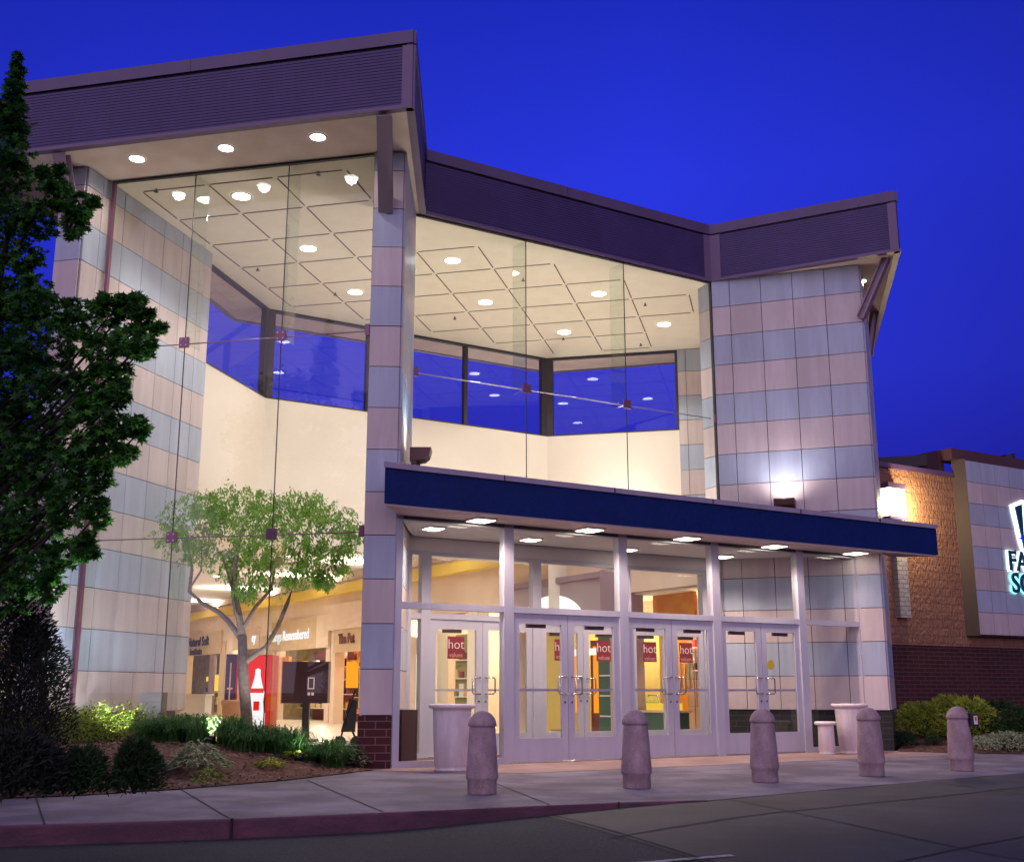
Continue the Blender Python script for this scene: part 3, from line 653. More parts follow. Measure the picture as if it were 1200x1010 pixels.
M['bwhite'] = glow('lit_letters', (1, .95, .95), 1.15)
wtext('Things Remembered', 340, 3.02, .52, M['bwhite'], .15, .92, bold=.004)
wtext('The Pet', 408, 2.72, .46, M['dkred'], .13, .9, bold=.01); wtext('ey', 298, 3.1, .5, M['bwhite'], .13, 1, bold=.01)
# display things in the shop windows
M['garment0'] = mat('tan_goods', (.70, .55, .30), .8)
M['yglow'] = glow('yellow_display', (1, .62, .06), 1.1); M['oglow'] = glow('orange_display', (1, .33, .02), 1.3); M['rglow'] = glow('red_display', (1, .05, .02), .9); M['wglow'] = glow('white_display', (1, .9, .75), 1.3)
ws(243, 251, 1.05, 1.75, 'yglow', 'display_poster', o=-.3); ws(392, 403, 1.15, 2.0, 'oglow', 'display_poster', o=-.4)
ws(404, 420, .5, 2.3, 'tan', 'display_shelf', o=-.5); ws(323, 331, .6, 2.3, 'orange', 'display_poster', o=-.2)
ws(396, 404, 2.05, 2.45, 'dkred', 'display_poster', o=-.3); ws(407, 418, 1.95, 2.6, 'orange', 'display_poster', o=-.3)
ws(470, 505, 0, 2.6, M['vceil'], 'shop_panel', o=-.3); ws(515, 545, 0, 2.6, M['olive'], 'shop_panel', o=-.5); ws(480, 500, .3, 2.1, M['wglow'], 'display_poster', o=-.2)
ws(630, 655, .15, 2.55, 'ochre', 'shop_panel', o=-.1); ws(608, 620, .2, 2.5, 'strut', 'shop_panel', o=-.2)
for a, b, m in ((660, 663, 'oglow'), (664, 668, 'rglow'), (669, 671, 'oglow'), (683, 685.5, 'oglow')): ws(a, b, .55, 2.05, m, 'neon_display', o=-.3)
ws(672, 682, .1, 2.2, 'dkred', 'shop_panel', o=-.5); ws(687, 714, .1, 2.25, 'green', 'shop_panel', o=-.35); ws(655, 714, 1.85, 2.0, 'wglow', 'lit_shelf', o=-.15)
ws(634, 714, 2.45, 2.62, 'wglow', 'cove_strip', o=-.2)
ws(742, 790, 2.25, 3.15, 'orange', 'shop_bulkhead', o=-.6)
mcols = [M['yglow'], M['bred'], M['garment0'], M['dkred'], M['vceil'], M['olive'], M['orange'], M['black']]
def merch(pxa, pxb, zs, o, n, name='merchandise', sc=1):
    a, b = sx(pxb), sx(pxa); mb = MB(); d = (-dW.x, -dW.y)
    for z in zs:
        p, q = wp(a, o), wp(b, o); mb.wall(q, p, z-.03, z, .28, 0, 4)
        for i in range(n):
            t = b+(a-b)*(i+.5)/n; w = abs(b-a)/n*random.uniform(.25, .42); h = random.uniform(.12, .36)*sc
            g, h_ = wp(t-w*(-1 if a < b else 1)*-1, o-.08), wp(t+w*(-1 if a < b else 1)*-1, o-.08)
            lo, hi = sorted((t-w, t+w)); g, h_ = wp(hi, o-.06), wp(lo, o-.06)
            mb.wall(g, h_, z, z+h, .14, 0, random.randrange(8))
    return mb.build(name, mcols, mall)
merch(216, 240, (.5, 1.0, 1.5), -.9, 5); merch(243, 256, (.35, .8), -.5, 4); merch(272, 300, (.6, 1.1, 1.6, 2.05), -.8, 6)
merch(323, 381, (.45, .95, 1.45, 1.9), -.9, 9); merch(393, 422, (.35, .85, 1.35, 1.85, 2.2), -.65, 6, sc=.8)
merch(440, 456, (.5, 1.0, 1.5, 2.0), -.7, 4); merch(514, 546, (.4, .9, 1.4, 1.9), -.4, 5); merch(560, 590, (.4, .9, 1.4), -.9, 4); merch(690, 712, (.5, .95, 1.4), -.30, 4); merch(790, 815, (.4, .9, 1.9), -1.2, 4); merch(742, 768, (1.5, 2.0), -1.6, 5)
# clothes store behind the right doors: garments on rails
M['garment'] = mat('tan_garment', (.75, .55, .22), .8, noise=(.45, .25, .08), nscale=6)
def rail(pxa, pxb, z, o, mt, h, n):
    mb = MB(); a, b = sx(pxb), sx(pxa); p, q = wp(b, o), wp(a, o); mb.tube([(p[0], p[1], z), (q[0], q[1], z)], .012, 6, 1)
    for g in (p, q): mb.tube([(g[0], g[1], .01), (g[0], g[1], z)], .012, 6, 1)
    for i in range(n):
        t = b+(a-b)*(i+.5)/n; c = wp(t, o+random.uniform(-.05, .05)); w = .20; zz = z-.03
        hh = h*random.uniform(.8, 1.1); ax = -Vector((dW.y, -dW.x))
        pr = [(-.04, 0), (.04, 0), (w, -.10), (w+.02, -hh), (-w-.02, -hh), (-w, -.10)]
        f1 = [(c[0]+ax.x*u*.6-dW.x*u*.8, c[1]+ax.y*u*.6-dW.y*u*.8, zz+v) for u, v in pr]; f2 = [(x+dW.x*.05, y+dW.y*.05, zq) for x, y, zq in f1]
        mb.face(f1); mb.face(f2[::-1])
        for k in range(6): l = (k+1) % 6; mb.face([f1[k], f2[k], f2[l], f1[l]])
    return mb.build('clothes_rail', [mt, M['steel']], None)
tag(rail(744, 775, 1.75, -.9, M['garment'], .75, 6), 'rail of tan clothes hanging in the orange lit shop behind the doors', 'clothes rail')
tag(rail(790, 812, 1.30, -.7, M['bred'], .65, 5), 'short rail of bright red clothes in the orange lit shop', 'clothes rail')
tag(rail(738, 750, .95, -.5, M['lime'], .7, 3), 'low rail of lime green clothes just inside the shop', 'clothes rail')
mb = MB(); p = wp(sx(765), -.3); mb.box((p[0], p[1], .35), (.5, 1.0, .5), R(31)); mb.box((p[0], p[1], .62), (.56, 1.1, .04), R(31), 1)
for a in (-.2, .2): mb.box((p[0]+a, p[1], .72), (.22, .3, .14), R(31), 2)
tag(mb.build('display_table', [M['green'], M['tan'], M['yglow']]), 'dark green display table with yellow goods in the orange lit shop', 'display table')
for px, z, r in ((748, 2.9, .06), (765, 2.8, .05), (785, 2.9, .06)):
    p = wp(sx(px), -1.0); lamp('POINT', (p[0], p[1], z-.1), 45, (1, .62, .25), .08, parent=mall, name='shop_lamp')
for px in (240, 285, 350, 410, 485, 530, 645, 690):
    p = wp(sx(px), -.9); lamp('POINT', (p[0], p[1], 2.5), 130, (1, .84, .60), .1, parent=mall, name='shop_lamp')
# grey arched doorway wall standing across the lower hall (seen through the transoms)
ws(598, 716, 2.55, 3.55, 'mauve', 'arch_wall', o=.12, th=.08); ws(594, 720, 3.55, 3.68, 'strut', 'arch_cornice', o=.20, th=.2); ws(716, 735, 2.4, 3.7, 'strut', 'arch_pier', o=.25, th=.25)
mb = MB(); a, b = sx(692), sx(614); cx_, r = (a+b)/2, (b-a)/2; pts = []
for k in range(25):
    an = pi*k/24; q = wp(cx_+r*cos(an), .13); pts.append((q[0], q[1], 2.56+.72*sin(an)))
p2 = [(x-dW.y*-.03, y, z) for x, y, z in pts]
mb.face(pts); mb.face([(x+.02, y+.02, z) for x, y, z in pts][::-1]); mb.build('lit_arch', M['arch'], mall)
for k, (s, o) in enumerate(((9, 3.5), (15, 3.5), (22, 3.5), (30, 3.5), (40, 3.5), (12, 8), (22, 8))):
    x, y = wp(s, o); downlight(x, y, 4.9, .12, 700, (1, .86, .70))
for s in (1.5, 4.2, 6.5):
    x, y = wp(s, 1.2)
# ------------------------------------------------------------------ floodlights on the canopy
def flood(c, d, label, zb=0):
    n = Vector((d.y, -d.x)); a = math.atan2(d.y, d.x); t = empty('floodlight', (c[0], c[1], 4.10), label, 'floodlight', 'floodlights on the canopy roof')
    mb = MB(); prof = [(-.02, .20), (.30, .20), (.27, .08), (.20, .02), (.08, 0), (-.02, 0)]; w = .19
    f1 = [(c[0]+n.x*u-d.x*w, c[1]+n.y*u-d.y*w, 4.36+zb+v) for u, v in prof]; f2 = [(c[0]+n.x*u+d.x*w, c[1]+n.y*u+d.y*w, 4.36+zb+v) for u, v in prof]
    mb.face(f1[::-1]); mb.face(f2)
    for k in range(1, 6): l = (k+1) % 6; mb.face([f1[k], f2[k], f2[l], f1[l]][::-1])
    mb.build('housing', M['brown'], t)
    mb = MB(); mb.face([(c[0]+n.x*u+d.x*v, c[1]+n.y*u+d.y*v, 4.555+zb) for u, v in ((.0, -.17), (.28, -.17), (.28, .17), (.0, .17))]); mb.build('lens', M['lamp'], t)
    mb = MB(); mb.box((c[0]+n.x*.1, c[1]+n.y*.1, (4.10+4.38+zb)/2), (.06, .06, .28+zb), a); mb.build('stand', M['brown'], t)
    return t
ft = Vector((5.215, 21.60)); dT = (Vector(RT1)-Vector(RT0)).normalized(); nT = Vector((dT.y, -dT.x))
c = ft+nT*.09; flood(c, dT, 'brown floodlight shining up the front of the right striped tower')
l = lamp('SPOT', (c.x+nT.x*.36, c.y+nT.y*.36, 4.60), 52, (.98, .86, .95), .12, 140, .9, None, (-nT.x*.45, -nT.y*.45, 1), 'flood_lamp')
dF = (Vector(FB)-Vector(FR)).normalized(); nF = Vector((dF.y, -dF.x))
c = Vector((-1.62, 17.2))+nF*.09; flood(c, dF, 'brown floodlight shining up the side of the tall fin column', .08)
lamp('SPOT', (c.x+nF.x*.17, c.y+nF.y*.17, 4.68), 45, (.82, 1, .92), .06, 110, .8, None, (-nF.x*.35, -nF.y*.35, 1), 'flood_lamp')
# ------------------------------------------------------------------ brick wing on the right
wing = empty('brick_wing', (10, 27, 0), 'tan split-face block wing with dark brick base and striped sign wall right of the entrance', 'building')
wB = Vector((9.0, 28.29)); dw = dirv(58.3)
def wg(t, o=0): p = wB+dw*t+nA*o; return (p.x, p.y)
mb = MB(); mb.wall(wg(-3), wg(3.2), 2.15, 6.55, .4, 0); mb.build('block_wall', M['block'], wing)
mb = MB(); mb.wall(wg(-3), wg(9), 0, 2.15, .4, -.02); mb.build('base_wall', M['wbrick'], wing)
mb = MB(); mb.wall(wg(-3), wg(3.2), 6.55, 6.68, .5, .05); mb.build('coping', M['cap'], wing)
mb = MB(); mb.wall(wg(3.2), wg(9), 2.15, 2.5, .4, 0); mb.build('block_band', M['block'], wing)
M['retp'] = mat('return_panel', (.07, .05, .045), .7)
rw = [6.99-.5675*k for k in range(9)][::-1]
mb = MB(); P, Q = wg(3.30, .28), wg(9, .28); panels(mb, P, Q, rw, .60, first_blue=False); mb.wall(P, Q, rw[0]-.03, rw[-1]+.03, .28, -.05, 2); mb.build('panel_wall', PM, wing)
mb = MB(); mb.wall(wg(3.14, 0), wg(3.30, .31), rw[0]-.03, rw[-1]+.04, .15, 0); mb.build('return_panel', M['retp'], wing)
mb = MB(); mb.wall(wg(3.0, -.1), wg(9, -.1), 7.02, 7.32, .5, .25); mb.wall(wg(2.9, -.3), wg(3.1, -.3), 6.7, 7.3, 4, .1); mb.build('parapet', M['brown'], wing)
mb = MB(); mb.prism([wg(3.05, -.4), wg(3.05, -6), wg(-1.5, -5.8), wg(.8, -3.0)], 6.95, 7.25); mb.build('rear_roof', M['dark'], wing)
mb = MB(); mb.box((*wg(6.0, -.3), 7.42), (.25, .2, .2), .3); mb.box((*wg(6.25, -.3), 7.45), (.06, .2, .26), .3); mb.build('roof_unit', M['dark'], wing)
# wall lamp and pale pilaster
mb = MB(); mb.wall(wg(.55, .14), wg(.93, .14), 2.80, 5.2, .14, 0); mb.build('pilaster', M['pale'], wing)
wl = MB(); wl.wall(wg(.22, .30), wg(.86, .30), 5.98, 6.12, .30, .02); wl.wall(wg(.22, .30), wg(.86, .30), 5.22, 5.28, .30, .02)
wlo = wl.build('wall_lamp', M['cap'], wing)
mb = MB(); mb.wall(wg(.25, .30), wg(.83, .30), 5.28, 5.98, .28, 0); mb.build('lamp_lens', M['lampw'], wlo)
lamp('POINT', (*wg(1.05, .50), 5.6), 210, (1, .74, .34), .12, parent=wing, name='wall_lamp_light')
lamp('POINT', (*wg(.70, .45), 5.05), 18, (1, .80, .9), .08, parent=wing, name='wall_lamp_light')
# backlit sign
sgn = empty('backlit_sign', (*wg(5.6, .32), 3.9), 'backlit teal letter sign with slanted emblem on the striped wall', 'sign')
M['teal'] = mat('teal_letter', (.01, .09, .13), .4); M['halo'] = glow('white_backlight', (.80, .97, 1), 3.0); M['cyan'] = glow('cyan_backlight', (.25, .85, 1), 2.2)
def wsx(px, py=640):
    u = (px-600)/CF; v = -(py-505)/CF; k = u/(cos(PIT)-sin(PIT)*v); Bp = wB+nA*.33; return (k*Bp.y-Bp.x)/(dw.x-k*dw.y)
def wsz(px, py): t = wsx(px, py); p = wg(t, .33); return at(px, py, p[1]).z
ta = wsx(1179, 658); z1 = wsz(1180, 658); z2 = wsz(1184, 684)
t = text('FA', .74, M['halo'], 'letter_glow', sgn, .008, (*wg(ta, .345), z1), dw, bold=.030, align='LEFT'); t = text('FA', .74, M['teal'], 'letters', sgn, .02, (*wg(ta, .40), z1), dw, bold=.012, align='LEFT')
tb = wsx(1183, 684); text('SQ', .74, M['cyan'], 'letter_glow', sgn, .008, (*wg(tb, .345), z2), dw, bold=.030, align='LEFT'); text('SQ', .74, M['teal'], 'letters', sgn, .02, (*wg(tb, .40), z2), dw, bold=.012, align='LEFT')
def plate(pp, o, th, mt, name):
    mb = MB(); f1 = []
    for px, py in pp: tt = wsx(px, py); g = wg(tt, o); f1.append((g[0], g[1], wsz(px, py)))
    f2 = [(x-nA.x*th, y-nA.y*th, z) for x, y, z in f1]; mb.face(f1[::-1]); mb.face(f2)
    for i in range(len(f1)): j = (i+1) % len(f1); mb.face([f1[i], f1[j], f2[j], f2[i]])
    mb.build(name, mt, sgn)
plate([(1183, 592), (1197, 586), (1204, 588), (1210, 650), (1199, 652), (1193, 634)], .345, .02, M['halo'], 'emblem_glow')
plate([(1187, 594), (1195, 591), (1199, 650), (1197, 640)], .40, .03, M['teal'], 'emblem_blade'); plate([(1199, 590), (1208, 588), (1206, 645), (1202, 645)], .41, .03, M['mauve'], 'emblem_blade')
plate([(1189, 631), (1196, 629), (1198, 625), (1200, 629), (1207, 631), (1200, 633.5), (1198, 637), (1196, 633.5)], .44, .02, mat('blue_star', (.01, .02, .6), .4, emit=(0, .02, 1), es=.6), 'emblem_star')
# left wing wall
lw = empty('side_wing', (-11, 21, 0), 'pale ribbed brick side wing behind the dark tree at far left', 'building')
mb = MB(); mb.wall((-16, 22.6), (-7.0, 20.6), 1.9, 4.9, .4, 0); mb.build('wall', M['pale'], lw); mb = MB(); mb.wall((-16, 22.6), (-7.0, 20.6), 0, 1.9, .4, -.02); mb.build('base_wall', M['tan'], lw)
mb = MB(); mb.wall((-16, 22.6), (-7.0, 20.6), 4.9, 5.05, .5, .05); mb.build('coping', M['cap'], lw)
lamp('SPOT', (-9.6, 20.3, .5), 60, (1, .97, .9), .1, 130, .7, lw, (0, .6, 1), 'wing_lamp')
# ------------------------------------------------------------------ ground
K = [(-14, 7.4), (-8, 8.5), (-4.01, 9.45), (-2.32, 9.96), (-1.26, 10.40), (0, 10.98), (.97, 11.38), (1.9, 11.66)]
E2 = [(3.77, 13.24), (6.67, 15.57), (9.7, 18.0), (16, 22.6), (24, 28)]
def segd(x, y, a, b):
    dx, dy = b[0]-a[0], b[1]-a[1]; t = max(0, min(1, ((x-a[0])*dx+(y-a[1])*dy)/(dx*dx+dy*dy))); return hypot(x-a[0]-dx*t, y-a[1]-dy*t)
LN = [K[-1]]+E2
def rz(x, y):
    d = min(segd(x, y, a, b) for a, b in zip(LN, LN[1:])); t = max(0, 1-d/3.2); return -.15+.143*t
mb = MB(); xs = [-16+.4*i for i in range(95)]; ys = [-3+.4*j for j in range(62)]
def grid(mb, pts, nx, ny):
    b = len(mb.v); mb.v += pts
    for j in range(ny-1):
        for i in range(nx-1): a = b+j*nx+i; mb.f.append([a, a+1, a+1+nx, a+nx]); mb.m.append(0); mb.sm.append(True)
grid(mb, [(x, y, rz(x, y)) for y in ys for x in xs], len(xs), len(ys)); tag(mb.build('road', M['asphalt']), kind='structure')
mb = MB(); mb.face([(-700, -700, -.165), (700, -700, -.165), (700, 900, -.165), (-700, 900, -.165)]); tag(mb.build('ground', M['asphalt']), kind='structure')
# concrete apron (ramp) 4 mm above the asphalt
mb = MB(); pts = []
n1_, n2_ = 50, 40
for j in range(n2_):
    for i in range(n1_):
        u, v = i/(n1_-1), j/(n2_-1)
        a = Vector((.30, 11.05)).lerp(Vector((2.9, 5.0)), v); 
        a.x = .30+(a.x-.30)**1.0
        b = Vector((19.5, 25.0)).lerp(Vector((24, 12)), v); p = a.lerp(b, u)
        pts.append((p.x, p.y, rz(p.x, p.y)+.004))
pts2 = [(x, y, z) for x, y, z in pts]
grid(mb, pts2, n1_, n2_); tag(mb.build('concrete_apron', M['apron']), kind='structure')
# slab joints and paint line draped on road
def strip(a, b, w, z, mt, name, parent=None, n=14, zf=None):
    a, b = Vector(a), Vector(b); d = (b-a).normalized(); s = Vector((-d.y, d.x))*w/2; mb = MB()
    for i in range(n):
        p, q = a.lerp(b, i/n), a.lerp(b, (i+1)/n)
        mb.face([(*(v), (zf(v.x, v.y) if zf else 0)+z) for v in (p-s, q-s, q+s, p+s)])
    return mb.build(name, mt, parent)
mbj = MB()
def jadd(a, b, w, z, zf=None, n=12):
    a, b = Vector(a), Vector(b); d = (b-a).normalized(); s = Vector((-d.y, d.x))*w/2
    for i in range(n):
        p, q = a.lerp(b, i/n), a.lerp(b, (i+1)/n); mbj.face([(v.x, v.y, (zf(v.x, v.y) if zf else 0)+z) for v in (p-s, q-s, q+s, p+s)])
for a, b in (((2.07, 12.0), (3.9, 8.2)), ((.75, 9.6), (4.6, 12.7)), ((4.6, 12.7), (8.5, 16.0)), ((5.0, 14.0), (7.2, 9.9)), ((2.3, 8.2), (5.3, 10.9)), ((5.3, 10.9), (11, 15.6)), ((.35, 11.1), (2.75, 5.4))): jadd(a, b, .022, .009, rz)
for a, b in (((-3.61, 13.01), (-2.34, 9.99)), ((-2.46, 14.30), (-1.12, 10.50)), ((-4.72, 11.9), (-3.7, 9.55)), ((-.5, 15.2), (.35, 11.2)), ((1.9, 16.6), (3.6, 13.3)), ((5.2, 18.6), (7.0, 16.0)), ((-6.2, 11.4), (-5.3, 9.3)),
             ((-1.2, 13.6), (5.8, 17.9)), ((5.8, 17.9), (11.5, 21.5))): jadd(a, b, .016, .005)
tag(mbj.build('slab_joints', M['seam']), kind='structure')
o = strip((.35, 8.33), (1.60, 8.80), .07, .010, M['white'], 'road_marking', zf=rz); tag(o, kind='structure')
# sidewalk
bedge = [(-14, 9.3), (-9, 10.4), (-5.03, 11.79), (-4.33, 12.17), (-3.58, 12.9), (-2.72, 14.11), (-2.18, 15.25), (-1.85, 16.1)]
side = K+E2+[(24, 40), (9.2, 27), (7.2, 21.2), (6.7, 20.9), sf(7.7), sf(-1.95), (-1.66, 16.35), (-2.0, 16.2)]+bedge[::-1]
mb = MB(); mb.prism(side, -.3, 0); tag(mb.build('sidewalk', M['conc']), kind='structure')
mb = MB(); mb.prism([sf(-1.95, 0), sf(7.7, 0), (7.0, 21.0), sf(8.6, 1.75), sf(-.9, 1.75), (-1.9, 15.9), (-1.66, 16.3)], .0005, .004); tag(mb.build('entry_slab', M['entry']), kind='structure')
mb = MB()
for i in range(len(K)-1):
    P, Q = K[i], K[i+1]; mb.wall(P, Q, -.3, -.012, .05, .012); 
    dx, dy = Q[0]-P[0], Q[1]-P[1]; L = hypot(dx, dy); n = (dy/L, -dx/L)
    f = lambda p, o, z: (p[0]+n[0]*o, p[1]+n[1]*o, z)
    mb.face([f(P, .012, -.012), f(Q, .012, -.012), f(Q, -.004, .003), f(P, -.004, .003)]); mb.face([f(P, -.004, .003), f(Q, -.004, .003), f(Q, -.07, .003), f(P, -.07, .003)])
tag(mb.build('kerb', M['red']), kind='structure')
mb = MB()
for q in ((-2.32, 9.95), (1.0, 11.39)): mb.box((q[0]+.01, q[1]-.012, -.07), (.016, .035, .165))
tag(mb.build('kerb_joints', M['seam']), kind='structure')
# planting bed (mounded)
BP = bedge+[(-2.14, 16.30), (-2.14, 16.42), (-6.5, 17.42), (-6.72, 16.84), (-7.2, 16.95), (-7.2, 21), (-14, 22)]
BE = bedge+[(-2.05, 16.45)]
def bz(x, y):
    d = min(segd(x, y, a, b) for a, b in zip(BE, BE[1:])); t = min(1, d/2.3); t = t*t*(3-2*t)
    return .012+.34*t+.02*sin(3.1*x+1.3)*sin(2.7*y)*min(1, d)
def bed(name, poly, zf, x0, x1, y0, y1, st, mt):
    from mathutils.geometry import delaunay_2d_cdt
    pts = [Vector(p) for p in poly]; n = len(pts); ed = [(i, (i+1) % n) for i in range(n)]
    y = y0
    while y < y1:
        x = x0
        while x < x1:
            if inside(x, y, poly): pts.append(Vector((x, y)))
            x += st
        y += st
    r = delaunay_2d_cdt(pts, ed, [list(range(n))], 1, 1e-4)
    mb = MB(); mb.v = [(v.x, v.y, zf(v.x, v.y)) for v in r[0]]
    for f_ in r[2]: mb.f.append(list(f_)); mb.m.append(0); mb.sm.append(True)
    return tag(mb.build(name, mt), kind='structure')
bed('planting_bed_ground', BP, bz, -13.9, -2, 9.4, 22, .3, M['mulch'])
RBd = [(6.75, 20.75), (7.6, 20.30), (8.56, 19.95), (13, 18.7), (20, 24.5), (22, 36), wg(-1.5, .1), (7.3, 23)]
RBd = [(6.78, 20.98), (7.55, 20.42), (8.6, 20.0), (11.5, 19.6), (17, 23.0), wg(8.5, .02), wg(-1.5, .02), (7.9, 23.2)]
def bz2(x, y):
    d = min(segd(x, y, a, b) for a, b in zip(RBd[:5], RBd[1:5])); t = min(1, d/2.5); return .012+.22*t*t*(3-2*t)
bed('side_bed_ground', RBd, bz2, 6.7, 18, 19.5, 34, .35, M['mulch'])
mb = MB()
for zf, poly, n, bx in ((bz, BP, 5200, (-8.5, -1.9, 10.2, 17)), (bz2, RBd, 1400, (6.8, 13, 19.6, 25))):
    k = 0
    while k < n:
        x, y = random.uniform(*bx[:2]), random.uniform(*bx[2:])
        if not inside(x, y, poly): continue
        k += 1; z = zf(x, y)+.008; a = random.random()*pi; l, w = random.uniform(.015, .04), random.uniform(.005, .011)
        d = Vector((cos(a)*l, sin(a)*l, random.uniform(-.012, .02))); s_ = Vector((-sin(a)*w, cos(a)*w, random.uniform(-.004, .006))); c = Vector((x, y, z))
        mb.face([c-d-s_, c+d-s_, c+d+s_, c-d+s_])
tag(mb.build('mulch_chips', M['chip']), kind='stuff')
# ------------------------------------------------------------------ bollards
def bollard_proto():
    t = empty('bollard', (0, 0, 0), 'x', 'bollard', 'concrete bollards on the pavement')
    mb = MB(); mb.lathe([(0, 0), (.150, 0), (.153, .01), (.153, .135), (.166, .150), (.170, .165), (.168, .19), (.138, .650), (.134, .662), (.134, .672)], seg=40); mb.build('shaft', M['bollard'], t)
    mb = MB(); mb.lathe([(.126, .660), (.126, .668), (.144, .673), (.150, .686), (.148, .706), (.130, .755), (.09, .800), (.05, .824), (0, .832)], seg=40); mb.build('cap', M['bollard'], t)
    return t
bp = bollard_proto()
BL = ['concrete bollard in front of the big white urn, nearest the camera', 'concrete bollard in front of the pair of doors with hot values signs', 'concrete bollard in front of the right hand door pair', 'concrete bollard standing before the tall white planter at the right', 'concrete bollard with a small black box on its side, before the right shrubs']
for i, (x, y) in enumerate(((-.31, 12.40), (1.37, 13.14), (2.96, 13.99), (4.51, 14.97), (6.0, 15.92))):
    b = bp if i == 0 else copy_tree(bp); b.location = (x, y, .002); b['label'] = BL[i]; b.rotation_euler = (0, 0, i*1.3)
bpy.context.view_layer.update()
mb = MB(); c = (6.16, 15.86, .66); mb.box(c, (.12, .14, .17), .2); o = mb.build('button_box', M['black'], None); tag(o, 'small black box with red and white label on the last bollard', 'box')
mb = MB(); mb.box((6.185, 15.783, .66), (.055, .006, .11), .2, 0); mb.box((6.186, 15.779, .675), (.022, .006, .05), .2, 1); mb.build('label_plate', [M['signwhite'], M['bred']], o)
# ------------------------------------------------------------------ urns
def urn(px, py, rb, rt, h, label):
    p = onz(px, py, 0); t = empty('planter', (p.x, p.y+rb, .005), label, 'planter')
    mb = MB(); mb.lathe([(0, 0), (rb, 0), (rb+.005, .02), (rb-.02, .035), (rb+.01, .06), (rt-.055, h-.10), (rt-.05, h-.06), (rt-.01, h-.055), (rt, h-.04), (rt+.005, h-.02), (rt-.01, h), (rt-.06, h), (rt-.075, h-.03), (rt-.09, h-.12)], (p.x, p.y+rb, .005), 48); mb.build('pot', M['urn'], t)
    mb = MB(); mb.disc((p.x, p.y+rb, h-.085), rt-.07, 32, 0, True); mb.build('soil', M['soil'], t)
urn(528, 904, .225, .315, .86, 'large white round planter in front of the left glass panel')
urn(972, 884, .13, .185, .53, 'small white pot beside the tall planter by the right glass')
urn(1003, 883, .20, .31, .82, 'tall white round planter at the right end of the glass front')
# ------------------------------------------------------------------ plants
def leafgeo(mb, c, n, up, L, Wd, mats=0, fold=.25):
    """pointed leaf, two folded halves"""
    n.normalize(); up = (up-n*up.dot(n)).normalized(); s = up.cross(n)
    b = len(mb.v); pts = [c, c+up*L*.35+s*Wd*.5+n*Wd*fold, c+up*L, c+up*L*.35-s*Wd*.5+n*Wd*fold]
    mb.v += [tuple(p) for p in pts]; mb.f += [[b, b+1, b+2], [b, b+2, b+3]]; mb.m += [mats, mats]; mb.sm += [False, False]
def rv(): 
    while True:
        v = Vector((random.uniform(-1, 1), random.uniform(-1, 1), random.uniform(-1, 1)))
        if .05 < v.length < 1: return v
def star(mb, c, n, up, L):
    """lobed leaf of five points"""
    n.normalize(); up = (up-n*up.dot(n)).normalized(); s = up.cross(n); b = len(mb.v)
    P = [(0, -.45), (.14, -.12), (.48, -.20), (.24, .08), (.40, .40), (.13, .25), (0, .62), (-.13, .25), (-.40, .40), (-.24, .08), (-.48, -.20), (-.14, -.12)]
    mb.v += [tuple(c+s*x*L+up*y*L+n*(abs(x)*.25*L)) for x, y in P]; mb.f.append(list(range(b, b+12))); mb.m.append(0); mb.sm.append(False)
# dark maple in the left foreground
tree = empty('maple_tree', (-6.05, 12.4, .3), 'dark leafy maple tree standing in the bed at the left edge', 'tree')
clumps = [  # image-space silhouette lobes measured in the photo, given their own distances
    (21, 66, 4, 12.2), (20, 78, 6, 12.2), (19, 90, 8, 12.2), (17, 105, 11, 12.2), (15, 122, 14, 12.2), (10, 135, 18, 12.2), (13, 178, 24, 12.3), (14, 150, 20, 12.3), (12, 205, 26, 12.3), (14, 255, 24, 12.2), (70, 228, 16, 11.9), (95, 238, 15, 11.8), (62, 215, 18, 12.0), (45, 262, 22, 12.1), (88, 262, 16, 11.8), (30, 300, 22, 12.4), (12, 340, 42, 12.4), (40, 355, 28, 12.0),
    (52, 400, 40, 12.1), (95, 372, 24, 11.6), (130, 368, 18, 11.3), (150, 362, 15, 11.2), (166, 378, 14, 11.1), (185, 385, 9, 11.0), (150, 400, 20, 11.2), (120, 410, 24, 11.5), (165, 412, 14, 11.1), (140, 440, 16, 11.3), (110, 455, 24, 11.5), (60, 470, 45, 12.0), (132, 470, 14, 11.2), (100, 500, 26, 11.4),
    (140, 500, 19, 11.1), (165, 505, 12, 11.0), (122, 525, 22, 11.3), (150, 530, 12, 11.1), (95, 545, 24, 11.5), (50, 545, 45, 12.0), (118, 560, 16, 11.2), (84, 590, 30, 11.5), (115, 602, 15, 11.3), (40, 610, 40, 12.0), (100, 640, 14, 11.4), (75, 650, 22, 11.5), (40, 672, 28, 11.8), (60, 690, 14, 11.6), (10, 700, 24, 11.8), (4, 640, 40, 12.3),
    (10, 440, 50, 12.4), (5, 530, 50, 12.4), (-40, 250, 60, 12.6), (-50, 380, 80, 12.6), (-50, 520, 90, 12.6), (-50, 650, 70, 12.5), (-110, 450, 80, 12.8), (-110, 600, 70, 12.8), (-90, 320, 60, 12.8)]
mb = MB(); tips = []
rnd = random.Random(3); extra = []
for px, py, r_, Y in clumps:
    if px > 30 and r_ > 11:
        for _ in range(3): a = rnd.random()*6.28; extra.append((px+cos(a)*r_*1.0, py+sin(a)*r_*.95, rnd.uniform(4.5, 8), Y-.15))
clumps = [(a, b, c_*(.90 if a > 20 else 1.0), d_) for a, b, c_, d_ in clumps]+extra
